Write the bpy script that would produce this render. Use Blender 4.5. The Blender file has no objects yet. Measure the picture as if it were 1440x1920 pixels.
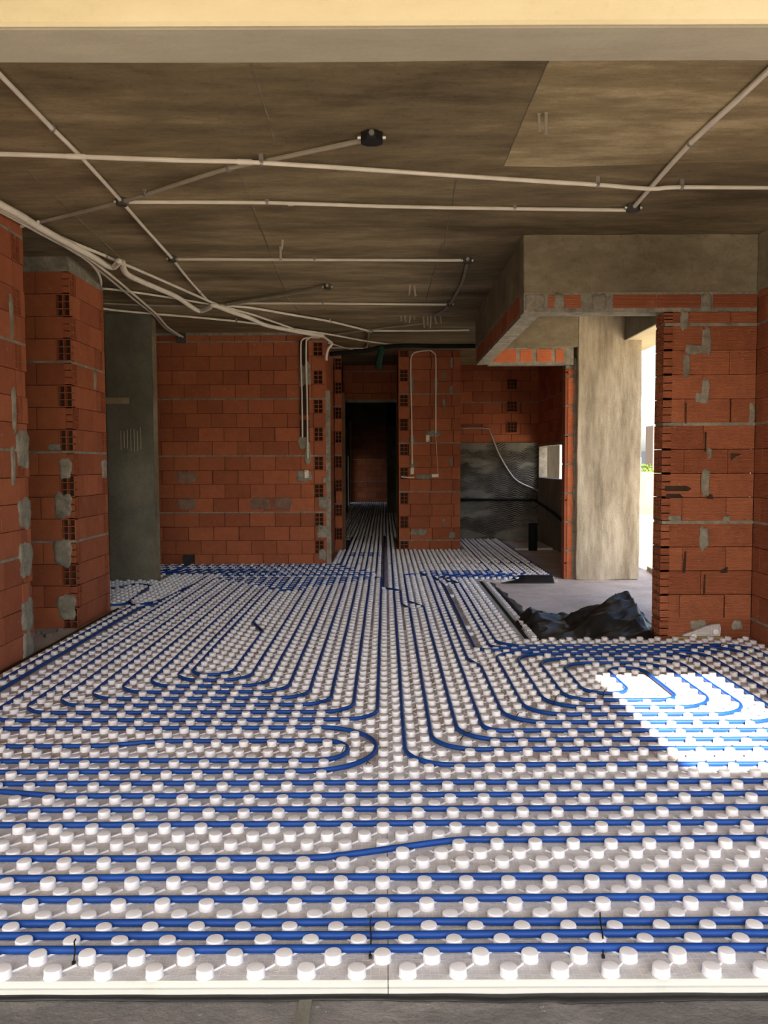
import bpy, math, random
import numpy as np
from mathutils import Vector, Matrix, noise
random.seed(7)
C = bpy.context.scene
col = C.collection
PI = math.pi

# ---------------------------------------------------------------- camera, world, sun, exposure
F = 1570.0; H = 1.36; P = math.atan(92/F); ROLL = 0.004; VX = 722.0
cp, sp = math.cos(P), math.sin(P)
cam_d = bpy.data.cameras.new('camera'); cam = bpy.data.objects.new('camera', cam_d); col.objects.link(cam)
cam_d.sensor_fit = 'VERTICAL'; cam_d.sensor_height = 36; cam_d.lens = 36*F/1920
cam_d.shift_x = -(VX-720)/1920; cam_d.clip_start = 0.05; cam_d.clip_end = 2000
cam.matrix_world = Matrix.Translation((0, 0, H)) @ Matrix.Rotation(PI/2-P, 4, 'X') @ Matrix.Rotation(-ROLL, 4, 'Z')
C.camera = cam
C.view_settings.view_transform = 'Standard'
C.view_settings.look = 'None'
C.view_settings.gamma = 1
C.view_settings.exposure = 0.45
SUN_EL = 40.0
w = bpy.data.worlds.new('sky'); C.world = w; w.use_nodes = True
nt = w.node_tree; bg = nt.nodes['Background']
sky = nt.nodes.new('ShaderNodeTexSky'); sky.sky_type = 'NISHITA'; sky.sun_disc = False
sky.sun_elevation = math.radians(SUN_EL); sky.sun_rotation = PI; sky.dust_density = 3.0; sky.air_density = 1.0
nt.links.new(sky.outputs[0], bg.inputs[0]); bg.inputs[1].default_value = 0.38
sd = bpy.data.lights.new('sun', 'SUN'); sd.energy = 20.0; sd.angle = math.radians(0.8); sd.color = (1.0, 0.91, 0.76)
so = bpy.data.objects.new('sun', sd); col.objects.link(so); so.location = (0, -20, 20)
so.rotation_euler = (math.radians(90-SUN_EL), 0, 0)

# ---------------------------------------------------------------- pixel -> world helpers
def ray(px, py):
    a = (px-VX)/F; b = (960-py)/F; k = ROLL
    a2 = a+k*b; b2 = b-k*a
    return a2, cp+b2*sp, -sp+b2*cp
def onz(px, py, z):
    d = ray(px, py); t = (z-H)/d[2]; return Vector((d[0]*t, d[1]*t, z))
def ony(px, py, y):
    d = ray(px, py); t = y/d[1]; return Vector((d[0]*t, y, H+d[2]*t))

# ---------------------------------------------------------------- materials
def mat(name, rough=0.8):
    m = bpy.data.materials.new(name); m.use_nodes = True
    b = m.node_tree.nodes['Principled BSDF']; b.inputs['Roughness'].default_value = rough
    b.inputs['Specular IOR Level'].default_value = 0.3
    return m, m.node_tree, b
def N(t, kind, **kw):
    n = t.nodes.new('ShaderNode'+kind)
    for k, v in kw.items(): setattr(n, k, v)
    return n
def objco(t, scale=(1,1,1), rot=(0,0,0)):
    tc = N(t, 'TexCoord'); mp = N(t, 'Mapping'); mp.inputs['Scale'].default_value = scale; mp.inputs['Rotation'].default_value = rot
    t.links.new(tc.outputs['Object'], mp.inputs['Vector']); return mp.outputs[0]
def noisen(t, co, scale, detail=5, rough=0.6):
    n = N(t, 'TexNoise'); n.inputs['Scale'].default_value = scale; n.inputs['Detail'].default_value = detail; n.inputs['Roughness'].default_value = rough
    t.links.new(co, n.inputs['Vector']); return n.outputs['Fac']
def ramp(t, fac, stops):
    r = N(t, 'ValToRGB'); e = r.color_ramp.elements
    while len(e) < len(stops): e.new(0.5)
    for i, (p, c) in enumerate(stops):
        e[i].position = p; e[i].color = (c[0], c[1], c[2], 1) if hasattr(c, '__len__') else (c, c, c, 1)
    t.links.new(fac, r.inputs[0]); return r.outputs[0]
def mix(t, fac, a, b, mode='MIX'):
    n = N(t, 'Mix', data_type='RGBA', blend_type=mode)
    if isinstance(fac, (int, float)): n.inputs[0].default_value = fac
    else: t.links.new(fac, n.inputs[0])
    for i, v in ((6, a), (7, b)):
        if hasattr(v, 'is_linked') or hasattr(v, 'links'): t.links.new(v, n.inputs[i])
        else: n.inputs[i].default_value = (v[0], v[1], v[2], 1)
    return n.outputs[2]
def bump(t, b, h, strength=0.4, dist=0.01):
    n = N(t, 'Bump'); n.inputs['Strength'].default_value = strength; n.inputs['Distance'].default_value = dist
    t.links.new(h, n.inputs['Height']); t.links.new(n.outputs[0], b.inputs['Normal'])
def addv(t, a, b, k=1.0):
    n = N(t, 'Math', operation='MULTIPLY_ADD'); t.links.new(b, n.inputs[0]); n.inputs[1].default_value = k; t.links.new(a, n.inputs[2]); return n.outputs[0]

def concrete(name, dark, mid, light, streak=(1,1,1), scale=1.0, bs=0.4, rough=0.9, white=None, speck=0.5):
    m, t, b = mat(name, rough)
    co = objco(t, streak); co1 = objco(t)
    f = addv(t, noisen(t, co, 1.3*scale, 7, 0.65), noisen(t, co, 7*scale, 6, 0.7), 0.35)
    c = ramp(t, f, [(0.48, dark), (0.68, mid), (0.86, light)])
    sp_ = ramp(t, noisen(t, co1, 38*scale, 4, 0.7), [(0.33, 0.55), (0.45, 1)])
    c = mix(t, speck, c, sp_, 'MULTIPLY')
    if white:
        wf = ramp(t, noisen(t, co, 2.6*scale, 8, 0.72), [(0.60, 0), (0.70, 1)])
        c = mix(t, wf, c, white)
    t.links.new(c, b.inputs['Base Color'])
    bump(t, b, addv(t, noisen(t, co1, 55, 5), noisen(t, co, 6, 4), 0.8), bs, 0.006)
    return m
M = {}
M['ceiling'] = concrete('ceiling_concrete', (.105,.082,.046), (.235,.187,.108), (.42,.34,.21), (0.5,1.7,1), .9, 0.35)
M['ceiling_light'] = concrete('stained_ceiling_concrete', (.17,.135,.075), (.33,.265,.15), (.60,.50,.31), (0.5,1.7,1), 1.3, 0.4)
M['beam'] = concrete('beam_concrete', (.13,.105,.068), (.225,.19,.128), (.35,.30,.21), (0.6,1,1.2), 1.1, 0.4)
M['cream'] = concrete('cream_render', (.42,.36,.235), (.50,.43,.29), (.56,.49,.345), (0.3,1,1), 1.2, 0.3, speck=.08)
M['soffit'] = concrete('smooth_render', (.30,.27,.215), (.37,.34,.27), (.43,.395,.32), (0.4,1.5,1), 1.2, 0.2, speck=.12)
M['column'] = concrete('column_concrete', (.20,.165,.115), (.38,.325,.24), (.55,.49,.385), (2.2,2.2,0.35), 1.7, 0.6)
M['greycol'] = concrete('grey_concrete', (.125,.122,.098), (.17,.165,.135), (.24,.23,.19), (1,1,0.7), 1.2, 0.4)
M['slab'] = concrete('floor_slab', (.44,.375,.34), (.60,.52,.475), (.70,.62,.57), (1,1,1), 1.4, 0.7)
M['front_slab'] = concrete('threshold_screed', (.10,.095,.092), (.175,.165,.16), (.27,.255,.24), (0.6,1,1), 2.4, 1.0)
M['terrace'] = concrete('terrace_screed', (.40,.35,.27), (.56,.49,.38), (.68,.60,.47), (1,1,1), 0.9, 0.5)
M['mortar'] = concrete('mortar', (.17,.155,.125), (.27,.25,.205), (.38,.35,.29), (1,1,1), 9, 1.0)
M['core'] = concrete('wall_core_and_shade', (.03,.018,.012), (.05,.028,.018), (.07,.04,.026), (1,1,1), 4, 0.3)  # dark wall core; the same colour stands in for shade in holes and chase
M['smear'] = concrete('cement_smear', (.17,.10,.075), (.22,.135,.10), (.27,.18,.14), (1,1,1), 5, .3)

def brickmat(name, ridged, c1, c2):
    m, t, b = mat(name, 0.78)
    at = N(t, 'Attribute', attribute_name='tint')
    co = objco(t)
    c = ramp(t, at.outputs['Fac'], [(0.0, c1), (1.0, c2)])
    s = ramp(t, noisen(t, co, 9, 6, 0.7), [(0.3, 0.72), (0.6, 1.0)])
    c = mix(t, 0.7, c, s, 'MULTIPLY')
    dust = ramp(t, noisen(t, co, 26, 5, 0.75), [(0.62, 0), (0.74, 0.55)])
    c = mix(t, dust, c, (.55,.42,.33))
    t.links.new(c, b.inputs['Base Color'])
    h = noisen(t, co, 60, 4)
    if ridged:
        sx = N(t, 'SeparateXYZ'); t.links.new(co, sx.inputs[0])
        mu = N(t, 'Math', operation='MULTIPLY'); mu.inputs[1].default_value = 2*PI/0.0095; t.links.new(sx.outputs[2], mu.inputs[0])
        si = N(t, 'Math', operation='SINE'); t.links.new(mu.outputs[0], si.inputs[0])
        h = addv(t, h, si.outputs[0], 0.6)
        bump(t, b, h, 0.75, 0.004)
    else: bump(t, b, h, 0.4, 0.003)
    return m
M['brick'] = brickmat('hollow_brick', False, (.30,.086,.040), (.42,.130,.060))
M['brick_ridged'] = brickmat('ridged_hollow_brick', True, (.33,.100,.048), (.47,.160,.078))
M['brick_orange'] = brickmat('orange_brick', True, (.62,.17,.07), (.75,.23,.10))

def plain(name, c, rough=0.5, spec=0.4, var=0.12, bscale=40, bs=0.15, metal=0):
    m, t, b = mat(name, rough); co = objco(t)
    s = ramp(t, noisen(t, co, 6, 5), [(0.3, 1-var), (0.7, 1.0)])
    t.links.new(mix(t, 1.0, c, s, 'MULTIPLY'), b.inputs['Base Color'])
    b.inputs['Specular IOR Level'].default_value = spec; b.inputs['Metallic'].default_value = metal
    bump(t, b, noisen(t, co, bscale, 4), bs, 0.002)
    return m
M['pipe'] = plain('blue_pipe', (.006,.060,.30), 0.5, 0.3, 0.25)
M['conduit'] = plain('conduit_pvc', (.84,.79,.70), 0.5, 0.4, 0.2)
M['conduit_grey'] = plain('dusty_conduit', (.38,.34,.28), 0.6, 0.3, 0.3)
M['hose'] = plain('corrugated_white', (.88,.84,.75), 0.55, 0.4, 0.15)
M['box'] = plain('grey_box', (.075,.07,.06), 0.6, 0.3, 0.3)
M['black'] = plain('black_plastic', (.012,.012,.013), 0.5, 0.4, 0.2)
M['blackpipe'] = plain('black_foam_pipe', (.010,.012,.011), 0.75, 0.2, 0.2)
M['green'] = plain('dark_green_foam', (.012,.045,.032), 0.7, 0.2, 0.2)
M['whitebox'] = plain('white_plastic', (.80,.78,.70), 0.45, 0.4, 0.05)
M['wood'] = plain('weathered_wood', (.42,.33,.22), 0.8, 0.2, 0.35)
M['yellowwood'] = plain('foam_strip', (.50,.38,.17), 0.8, 0.2, 0.3)
M['doorwood'] = plain('door_frame_wood', (.16,.085,.05), 0.7, 0.2, 0.4)
M['steel'] = plain('galvanised', (.45,.43,.40), 0.4, 0.5, 0.2, metal=0.7)
M['whiterod'] = plain('chalky_rod', (.50,.45,.36), 0.7, 0.3, 0.2)
def foam(name, base, dirt, lo, hi, grid):
    m, t, b = mat(name, 0.62); co = objco(t)
    b.inputs['Specular IOR Level'].default_value = 0.25
    f = ramp(t, noisen(t, co, 2.2, 7, 0.7), [(lo, 0), (hi, 1)])
    c = mix(t, f, base, dirt)
    h = noisen(t, co, 120, 3)
    if grid:
        br = N(t, 'TexBrick'); br.offset = 0; br.inputs['Scale'].default_value = 1
        br.inputs['Brick Width'].default_value = 0.0218; br.inputs['Row Height'].default_value = 0.0218
        br.inputs['Mortar Size'].default_value = 0.0012; br.inputs['Mortar Smooth'].default_value = 0.3
        br.inputs['Color1'].default_value = (0,0,0,1); br.inputs['Color2'].default_value = (0,0,0,1); br.inputs['Mortar'].default_value = (1,1,1,1)
        t.links.new(co, br.inputs['Vector'])
        h = addv(t, h, br.outputs['Fac'], 1.5)
        bump(t, b, h, 0.9, 0.003)
        c = mix(t, br.outputs['Fac'], mix(t, 1.0, c, (.90,.90,.91), 'MULTIPLY'), (.74,.74,.75))
    else: bump(t, b, h, 0.25, 0.002)
    t.links.new(c, b.inputs['Base Color'])
    return m
M['foam'] = foam('studded_foam', (.72,.72,.75), (.46,.385,.35), 0.38, 0.62, True)
M['foam_clean'] = foam('clean_studded_foam', (.66,.66,.69), (.56,.53,.52), 0.50, 0.75, True)
M['foam_stud'] = foam('foam_stud', (.81,.81,.85), (.74,.71,.70), 0.55, 0.75, False)
M['foam_edge'] = foam('foam_edge', (.60,.61,.575), (.50,.50,.46), 0.55, 0.75, False)
# black sheet
m, t, b = mat('black_sheeting', 0.42); b.inputs['Specular IOR Level'].default_value = 0.32
b.inputs['Base Color'].default_value = (.011,.011,.012,1)
bump(t, b, noisen(t, objco(t), 30, 3), 0.25, 0.006); M['sheet'] = m
# combed wavy adhesive render
m, t, b = mat('combed_render', 0.42); co = objco(t)
sx = N(t, 'SeparateXYZ'); t.links.new(co, sx.inputs[0])
nz = N(t, 'Math', operation='MULTIPLY'); nz.inputs[1].default_value = 30; t.links.new(sx.outputs[0], nz.inputs[0])
sn = N(t, 'Math', operation='SINE'); t.links.new(nz.outputs[0], sn.inputs[0])
zz = addv(t, sx.outputs[2], sn.outputs[0], 0.018); zz = addv(t, zz, noisen(t, co, 3, 3), 0.10)
fm = N(t, 'Math', operation='MULTIPLY'); fm.inputs[1].default_value = 175; t.links.new(zz, fm.inputs[0])
s2 = N(t, 'Math', operation='SINE'); t.links.new(fm.outputs[0], s2.inputs[0])
patch = ramp(t, noisen(t, objco(t, (0.5,1,1.6)), 2.4, 2), [(0.44, 0), (0.56, 1)])
hm = N(t, 'Math', operation='MULTIPLY'); t.links.new(s2.outputs[0], hm.inputs[0]); t.links.new(patch, hm.inputs[1])
bump(t, b, hm.outputs[0], 1.0, 0.016)
t.links.new(ramp(t, noisen(t, co, 3, 5), [(0.3, (.10,.097,.085)), (0.7, (.22,.215,.19))]), b.inputs['Base Color']); M['combed'] = m

# ---------------------------------------------------------------- mesh builder
class MB:
    def __init__(s): s.v = []; s.f = []; s.m = []; s.t = []
    def add(s, vs, fs, mi=0, tint=0.5):
        o = len(s.v); s.v.extend(vs); s.f.extend([tuple(i+o for i in f) for f in fs])
        s.m.extend([mi]*len(fs)); s.t.extend([tint]*len(fs))
    def box(s, x0, x1, y0, y1, z0, z1, mi=0, tint=0.5):
        s.obox((x0, y0), (1, 0), (0, 1), 0, x1-x0, 0, y1-y0, z0, z1, mi, tint)
    def obox(s, O, U, D, u0, u1, d0, d1, z0, z1, mi=0, tint=0.5, bev=0.0):
        # O origin, U along, D into depth
        def pt(u, d, z): return (O[0]+U[0]*u+D[0]*d, O[1]+U[1]*u+D[1]*d, z)
        if bev:
            b_ = bev
            vs = [pt(u0, d0+b_, z0), pt(u1, d0+b_, z0), pt(u1, d1, z0), pt(u0, d1, z0), pt(u0, d0+b_, z1), pt(u1, d0+b_, z1), pt(u1, d1, z1), pt(u0, d1, z1),
                  pt(u0+b_, d0, z0+b_), pt(u1-b_, d0, z0+b_), pt(u1-b_, d0, z1-b_), pt(u0+b_, d0, z1-b_)]
            fs = [(3,2,1,0), (4,5,6,7), (1,2,6,5), (2,3,7,6), (3,0,4,7), (8,9,10,11), (0,1,9,8), (1,5,10,9), (5,4,11,10), (4,0,8,11)]
        else:
            vs = [pt(u0, d0, z0), pt(u1, d0, z0), pt(u1, d1, z0), pt(u0, d1, z0), pt(u0, d0, z1), pt(u1, d0, z1), pt(u1, d1, z1), pt(u0, d1, z1)]
            fs = [(3,2,1,0), (4,5,6,7), (0,1,5,4), (1,2,6,5), (2,3,7,6), (3,0,4,7)]
        if U[0]*D[1]-U[1]*D[0] < 0: fs = [f[::-1] for f in fs]
        s.add(vs, fs, mi, tint)
    def tube(s, pts, r, n=10, mi=0, cap=True, rf=None):
        pts = [Vector(p) for p in pts]; k = len(pts); vs = []; up = Vector((0, 0, 1)); prev = None
        for i, p in enumerate(pts):
            tg = (pts[min(i+1, k-1)]-pts[max(i-1, 0)])
            if tg.length < 1e-9: tg = Vector((0, 1, 0))
            tg.normalize()
            a = prev if prev is not None else (up if abs(tg.z) < 0.9 else Vector((1, 0, 0)))
            a = (a-tg*a.dot(tg))
            if a.length < 1e-6: a = tg.orthogonal()
            a.normalize(); b_ = tg.cross(a); prev = a
            rr = r if rf is None else r*rf(i)
            for j in range(n):
                an = 2*PI*j/n; vs.append(tuple(p+(a*math.cos(an)+b_*math.sin(an))*rr))
        fs = []
        for i in range(k-1):
            for j in range(n):
                j2 = (j+1) % n; fs.append((i*n+j, i*n+j2, (i+1)*n+j2, (i+1)*n+j))
        if cap: fs.append(tuple(range(n))[::-1]); fs.append(tuple((k-1)*n+j for j in range(n)))
        s.add(vs, fs, mi)
    def prism(s, poly, z0, z1, mi=0):
        n = len(poly); vs = [(x, y, z0) for x, y in poly]+[(x, y, z1) for x, y in poly]
        s.add(vs, [tuple(range(n))[::-1], tuple(range(n, 2*n))]+[(i, (i+1) % n, (i+1) % n+n, i+n) for i in range(n)], mi)
    def build(s, name, mats, parent=None, smooth=False, angle=None, origin=None):
        me = bpy.data.meshes.new(name)
        vs = s.v
        if origin is not None:
            ox, oy, oz = origin; vs = [(x-ox, y-oy, z-oz) for x, y, z in s.v]
        me.from_pydata(vs, [], s.f)
        if not isinstance(mats, (list, tuple)): mats = [mats]
        for mm in mats: me.materials.append(mm)
        if len(mats) > 1: me.polygons.foreach_set('material_index', s.m)
        a = me.attributes.new('tint', 'FLOAT', 'FACE'); a.data.foreach_set('value', s.t)
        if smooth:
            me.polygons.foreach_set('use_smooth', [True]*len(me.polygons))
            if angle: me.set_sharp_from_angle(angle=math.radians(angle))
        me.update()
        o = bpy.data.objects.new(name, me); col.objects.link(o)
        if origin is not None: o.location = origin
        if parent: o.parent = parent
        return o
def tag(o, label=None, cat=None, group=None, kind=None):
    if label: o['label'] = label
    if cat: o['category'] = cat
    if group: o['group'] = group
    if kind: o['kind'] = kind
    return o
def struct(o, label=None):
    o['kind'] = 'structure'
    if label: o['label'] = label
    return o
def empty(name, loc, label, cat, group=None):
    o = bpy.data.objects.new(name, None); col.objects.link(o); o.location = loc
    tag(o, label, cat, group); return o
def rbox(name, x0, x1, y0, y1, z0, z1, m_, parent=None, rough=0.004, div=None, origin=None):
    """a box with slightly wandering faces (cast concrete)"""
    import bmesh
    bm = bmesh.new(); bmesh.ops.create_cube(bm, size=1)
    for v in bm.verts: v.co = Vector((x0+(v.co.x+.5)*(x1-x0), y0+(v.co.y+.5)*(y1-y0), z0+(v.co.z+.5)*(z1-z0)))
    bmesh.ops.bevel(bm, geom=list(bm.edges), offset=0.008, segments=1, affect='EDGES')
    es = [e for e in bm.edges if e.calc_length() > 0.3]
    bmesh.ops.subdivide_edges(bm, edges=es, cuts=div or 14, use_grid_fill=True)
    for v in bm.verts:
        n_ = noise.noise_vector(v.co*3.1)*rough+noise.noise_vector(v.co*11)*rough*0.6
        v.co += n_
    me = bpy.data.meshes.new(name); bm.to_mesh(me); bm.free(); me.materials.append(m_)
    o = bpy.data.objects.new(name, me); col.objects.link(o)
    if parent: o.parent = parent
    return o

# ---------------------------------------------------------------- brick walls
BH = 0.18; GAP = 0.004; PER = 0.735; BAND = 0.014
def course_list(z0, z1, band):
    """courses between z0 and z1 with a mortar band every four"""
    out = []; n0 = math.floor((z0-band)/PER)-1
    h = (PER-BAND)/4
    for n in range(n0, n0+8):
        b0 = band+n*PER
        out.append((b0, b0+BAND, None))
        for i in range(4): out.append((b0+BAND+i*h, b0+BAND+(i+1)*h, n*4+i))
    res = []
    for a, b_, k in out:
        a2, b2 = max(a, z0), min(b_, z1)
        if b2-a2 > 0.012 or (k is None and b2 > a2+0.004): res.append((a2, b2, None if b2-a2 < .05 else k))
    return res
def hole_block(mb, O, U, D, u0, u1, z0, z1, cols, rows=3, tint=0.5, depth=0.06, wb=0.0062):
    mb.obox(O, U, D, u0+.001, u1-.001, depth-.004, depth-.002, z0+.001, z1-.001, 2)  # dark plate: the shade of a deep pocket put into the colour
    for i in range(cols+1):
        c = u0+wb/2+(u1-u0-wb)*i/cols; mb.obox(O, U, D, c-wb/2, c+wb/2, 0, depth, z0, z1, 0, tint)
    for j in range(rows+1):
        c = z0+wb/2+(z1-z0-wb)*j/rows; mb.obox(O, U, D, u0, u1, 0.0006, depth, c-wb/2, c+wb/2, 0, tint)
def brick_face(mb, O, U, D, W, z0, z1, band=0.0, off=0.0, left=None, right=None, cols=2, hw=0.12, rnd=None, skips=(), inset=0.0, depth=0.06):
    """left/right: None plain end, or parity 0/1 of the courses showing the hollow brick end there ('c'+parity: corner shared with another face)"""
    rnd = rnd or random.Random(int(abs(O[0]*731+O[1]*197))+int(W*100))
    for a, b_, k in course_list(z0, z1, band):
        if k is None:
            mb.obox(O, U, D, 0 if left is None else 0.002, W if right is None else W-0.002, 0.001+rnd.random()*0.002, depth, a-0.002, b_+0.002, 1); continue
        za, zb = a+GAP/2, b_-GAP/2
        uu, ue = 0.0, W
        for side, sp_ in (('l', left), ('r', right)):
            if sp_ is None: continue
            par = int(str(sp_)[-1]); corner = str(sp_)[0] == 'c'
            if k % 2 == par:
                tn = rnd.random()
                if side == 'l': hole_block(mb, O, U, D, inset, inset+hw, za, zb, cols, 3, tn); uu = inset+hw+GAP
                else: hole_block(mb, O, U, D, W-inset-hw, W-inset, za, zb, cols, 3, tn); ue = W-inset-hw-GAP
                if inset:
                    if side == 'l': mb.obox(O, U, D, 0, inset-0.002, 0.004, depth, za, zb, 0, tn)
                    else: mb.obox(O, U, D, W-inset+0.002, W, 0.004, depth, za, zb, 0, tn)
            elif corner:
                if side == 'l': uu = depth+0.001
                else: ue = W-depth-0.001
        u = uu+((k*0.165+off) % 0.33)-0.33 if (k % 2 == 0) else uu+((off+0.165) % 0.33)-0.33
        u += rnd.uniform(-.012, .012)
        while u < ue-0.003:
            u1 = min(u+0.33, ue); us = max(u, uu)
            if ue-u1 < 0.03: u1 = ue
            if us-uu < 0.0: us = uu
            if u1-us > 0.02:
                g = 0.0055 if rnd.random() > 0.15 else 0.010
                mid = (us+u1)/2; zm = (za+zb)/2
                if not any(sx0 < mid < sx1 and sz0 < zm < sz1 for sx0, sx1, sz0, sz1 in skips):
                    d0 = rnd.uniform(0, .0035)
                    mb.obox(O, U, D, us if us == uu else us+g/2, u1 if u1 >= ue-1e-6 else u1-g/2, d0, depth, za, zb, 0, rnd.random(), 0.0018)
            u = u1 if u1 >= ue else u+0.33
def patch(O, U, D, u, z, w_, h, seed, parent, m_=None, name='mortar_patch', thick=0.007):
    rnd = random.Random(seed); n = 26; mb = MB(); vs = []; fs = []
    ph = [rnd.random()*6 for _ in range(4)]
    def rad(an): return 1+0.07*math.sin(3*an+ph[0])+0.06*math.sin(5*an+ph[1])+0.05*math.sin(9*an+ph[2])+rnd.uniform(-.05, .05)
    R = [rad(2*PI*i/n) for i in range(n)]
    for ring, (s_, t_) in enumerate(((1.0, -0.003), (0.93, thick*0.8), (0.6, thick), (0.25, thick*0.85))):
        for i in range(n):
            an = 2*PI*i/n; c, s2_ = math.cos(an), math.sin(an)
            e = 5.0; q = (abs(c)**e+abs(s2_)**e)**(-1/e)
            uu = u+w_/2*c*q*R[i]*s_; zz_ = z+h/2*s2_*q*R[i]*s_; d = -t_-(rnd.uniform(0, .003) if ring else 0)
            vs.append((O[0]+U[0]*uu+D[0]*d, O[1]+U[1]*uu+D[1]*d, zz_))
    sgn = U[0]*D[1]-U[1]*D[0] > 0
    for r_ in range(3):
        for i in range(n):
            j = (i+1) % n; f = (r_*n+i, r_*n+j, (r_+1)*n+j, (r_+1)*n+i); fs.append(f if sgn else f[::-1])
    f = tuple(3*n+i for i in range(n)); fs.append(f if sgn else f[::-1])
    mb.add(vs, fs); return mb.build(name, m_ or M['mortar'], parent, True)
BM_ = [M['brick'], M['mortar']]; BR_ = [M['brick_ridged'], M['mortar']]
ZC = 3.04   # ceiling height

# ---- slabs
mb = MB(); mb.box(-6.2, 3.3, 2.11, 29.0, -0.30, 0.0)
struct(mb.build('floor', M['slab']), 'bare grey concrete floor slab of the unfinished flat')
mb = MB(); mb.box(-6.2, 3.3, -0.6, 2.11, -0.30, 0.001); mb.box(-0.222, -0.190, 1.75, 2.06, 0.0, 0.005, 1)
tag(mb.build('threshold_slab', [M['front_slab'], M['greycol']]), 'rough grey concrete threshold strip along the front edge of the foam panels', 'slab')
mb = MB(); mb.box(-14, 14, -9, -0.6, -0.30, 0.0); mb.box(3.3, 14, -0.6, 26, -0.30, 0.0)
struct(mb.build('floor_terrace', M['terrace']), 'sunlit bare screed floor of the terrace outside')
# ---- ceiling with board marks
mb = MB(); mb.box(-6.2, 3.3, 2.19, 29.0, ZC, ZC+0.26)
ceil_o = struct(mb.build('ceiling', M['ceiling']), 'board-marked stained raw concrete ceiling')
def on_ceil(px, py, dz=0.0): return onz(px, py, ZC-dz)
# a paler, stained bay of the ceiling (its own pour) with its ragged edge
pts = [on_ceil(1028, 118), on_ceil(985, 215), on_ceil(945, 310), on_ceil(1040, 312), on_ceil(1440, 300)]
mb = MB(); A = [(p.x, p.y) for p in pts]; A = [(A[0][0]-0.05, 2.42)]+A+[(2.75, A[-1][1]), (2.75, 2.42)]
mb.prism(A, ZC-0.004, ZC+0.01); mb.build('stained_bay', M['ceiling_light'], ceil_o)
for (a, b_) in (((470, 118), (515, 262)), ((448, 318), (540, 560)), ((1028, 115), (945, 310)), ((857, 338), (828, 480)), ((830, 455), (795, 575)), ((50, 320), (265, 520)), ((1440, 215), (1370, 300)), ((1052, 245), (1018, 312)), ((540, 560), (575, 600))):
    p, q = on_ceil(*a), on_ceil(*b_); mb = MB(); n_ = 14
    mb.tube([p.lerp(q, i/n_)+Vector((noise.noise(Vector((p.x*3, i*.7, 0)))*.008, 0, 0)) for i in range(n_+1)], 0.0045, 5)
    mb.build('board_joint', M['beam'], ceil_o)
# ---- front beam and the added slab that shapes the sun
bo = rbox('concrete_beam', -6.19, 3.2, 2.210, 2.40, 2.472, ZC, M['soffit'], None, 0.003, 40)
tag(bo, 'smooth grey rendered beam across the top of the opening nearest the viewer', 'beam')
o = rbox('cream_fascia', -6.2, 3.2, 2.185, 2.205, 2.468, 3.3, M['cream'], None, 0.0015, 40)
tag(o, 'cream rendered outer face above the nearest opening, along the top edge', 'fascia')
mb = MB()  # unseen slab added overhead; its slot shapes the sun patch on the floor
for q in ((-6.2, 1.30, -3.4, 2.19), (2.03, 4.2, -3.4, 2.19), (1.30, 2.03, -3.4, -0.59), (1.30, 2.03, 1.6, 2.19)): mb.box(*q, 3.3, 3.5)
struct(mb.build('ceiling_added_sun_slot', M['soffit']), 'added unseen overhead slab, slotted to shape the sun patch')

# ---- left wall, pillar, grey column
def wall_obj(name, faces, core, label, mats=BM_):
    mb = MB()
    for f in faces: brick_face(mb, **f)
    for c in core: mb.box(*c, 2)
    return struct(mb.build(name, list(mats)+[M['core']]), label)
LW = dict(O=(-2.51, 5.92), U=(0, -1), D=(-1, 0))
wl = wall_obj('wall_left', [dict(W=3.75, z0=-0.02, z1=ZC, band=-.02, off=0.10, left='c1', cols=3, hw=0.18, **LW), dict(O=(-2.511, 5.92), U=(-1, 0), D=(0, -1), W=.18, z0=-0.02, z1=ZC, band=-.02)],
              [(-2.69, -2.57, 2.17, 5.86, 0, ZC)], 'near left brick wall with stacked hollow brick ends and mortar blobs at its end')
for (u, z, a, b_, s_) in ((.10, 1.02, .19, .21, 1), (.10, .70, .20, .24, 2), (.10, .30, .18, .22, 3), (.10, .06, .17, .24, 5), (.10, 1.47, .19, .26, 4), (.26, 1.35, .05, .26, 6), (.22, 1.73, .05, .30, 14), (.22, 2.35, .04, .3, 15)):
    patch(LW['O'], LW['U'], LW['D'], u, z, a, b_, s_, wl)
PF = dict(O=(-3.45, 6.88), U=(1, 0), D=(0, 1)); PS = dict(O=(-2.55, 6.88), U=(0, 1), D=(-1, 0))
wp = wall_obj('wall_left_pillar', [dict(W=0.90, z0=-.02, z1=ZC-.08, band=-.02, off=0.12, right='c0', **PF), dict(W=0.82, z0=-.02, z1=ZC-.08, band=-.02, off=.18, left='c1', right='0', hw=.12, **PS),
               dict(O=(-2.55, 7.70), U=(-1, 0), D=(0, -1), W=.9, z0=-.02, z1=ZC-.08, band=-.02)],
              [(-3.45, -2.61, 6.94, 7.64, 0, ZC-.02)], 'free-standing brick pillar left of the grey concrete column')
mb = MB(); mb.box(-3.45, -2.56, 6.89, 7.69, ZC-.085, ZC+.01); mb.build('mortar_cap', M['mortar'], wp)
for (u, z, a, b_, s_) in ((.80, 1.02, .14, .21, 21), (.79, .63, .15, .22, 22), (.81, .18, .15, .21, 23), (.74, 1.50, .11, .05, 24), (.46, 1.85, .04, .22, 25), (.46, 1.60, .04, .16, 26), (.50, .28, .05, .16, 27), (.83, 1.33, .10, .17, 28)):
    patch(PF['O'], PF['U'], PF['D'], u, z, a, b_, s_, wp)
for (u, z, a, b_, s_) in ((.74, 1.32, .12, .17, 31), (.55, 2.10, .05, .16, 32)): patch(PS['O'], PS['U'], PS['D'], u, z, a, b_, s_, wp)
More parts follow.
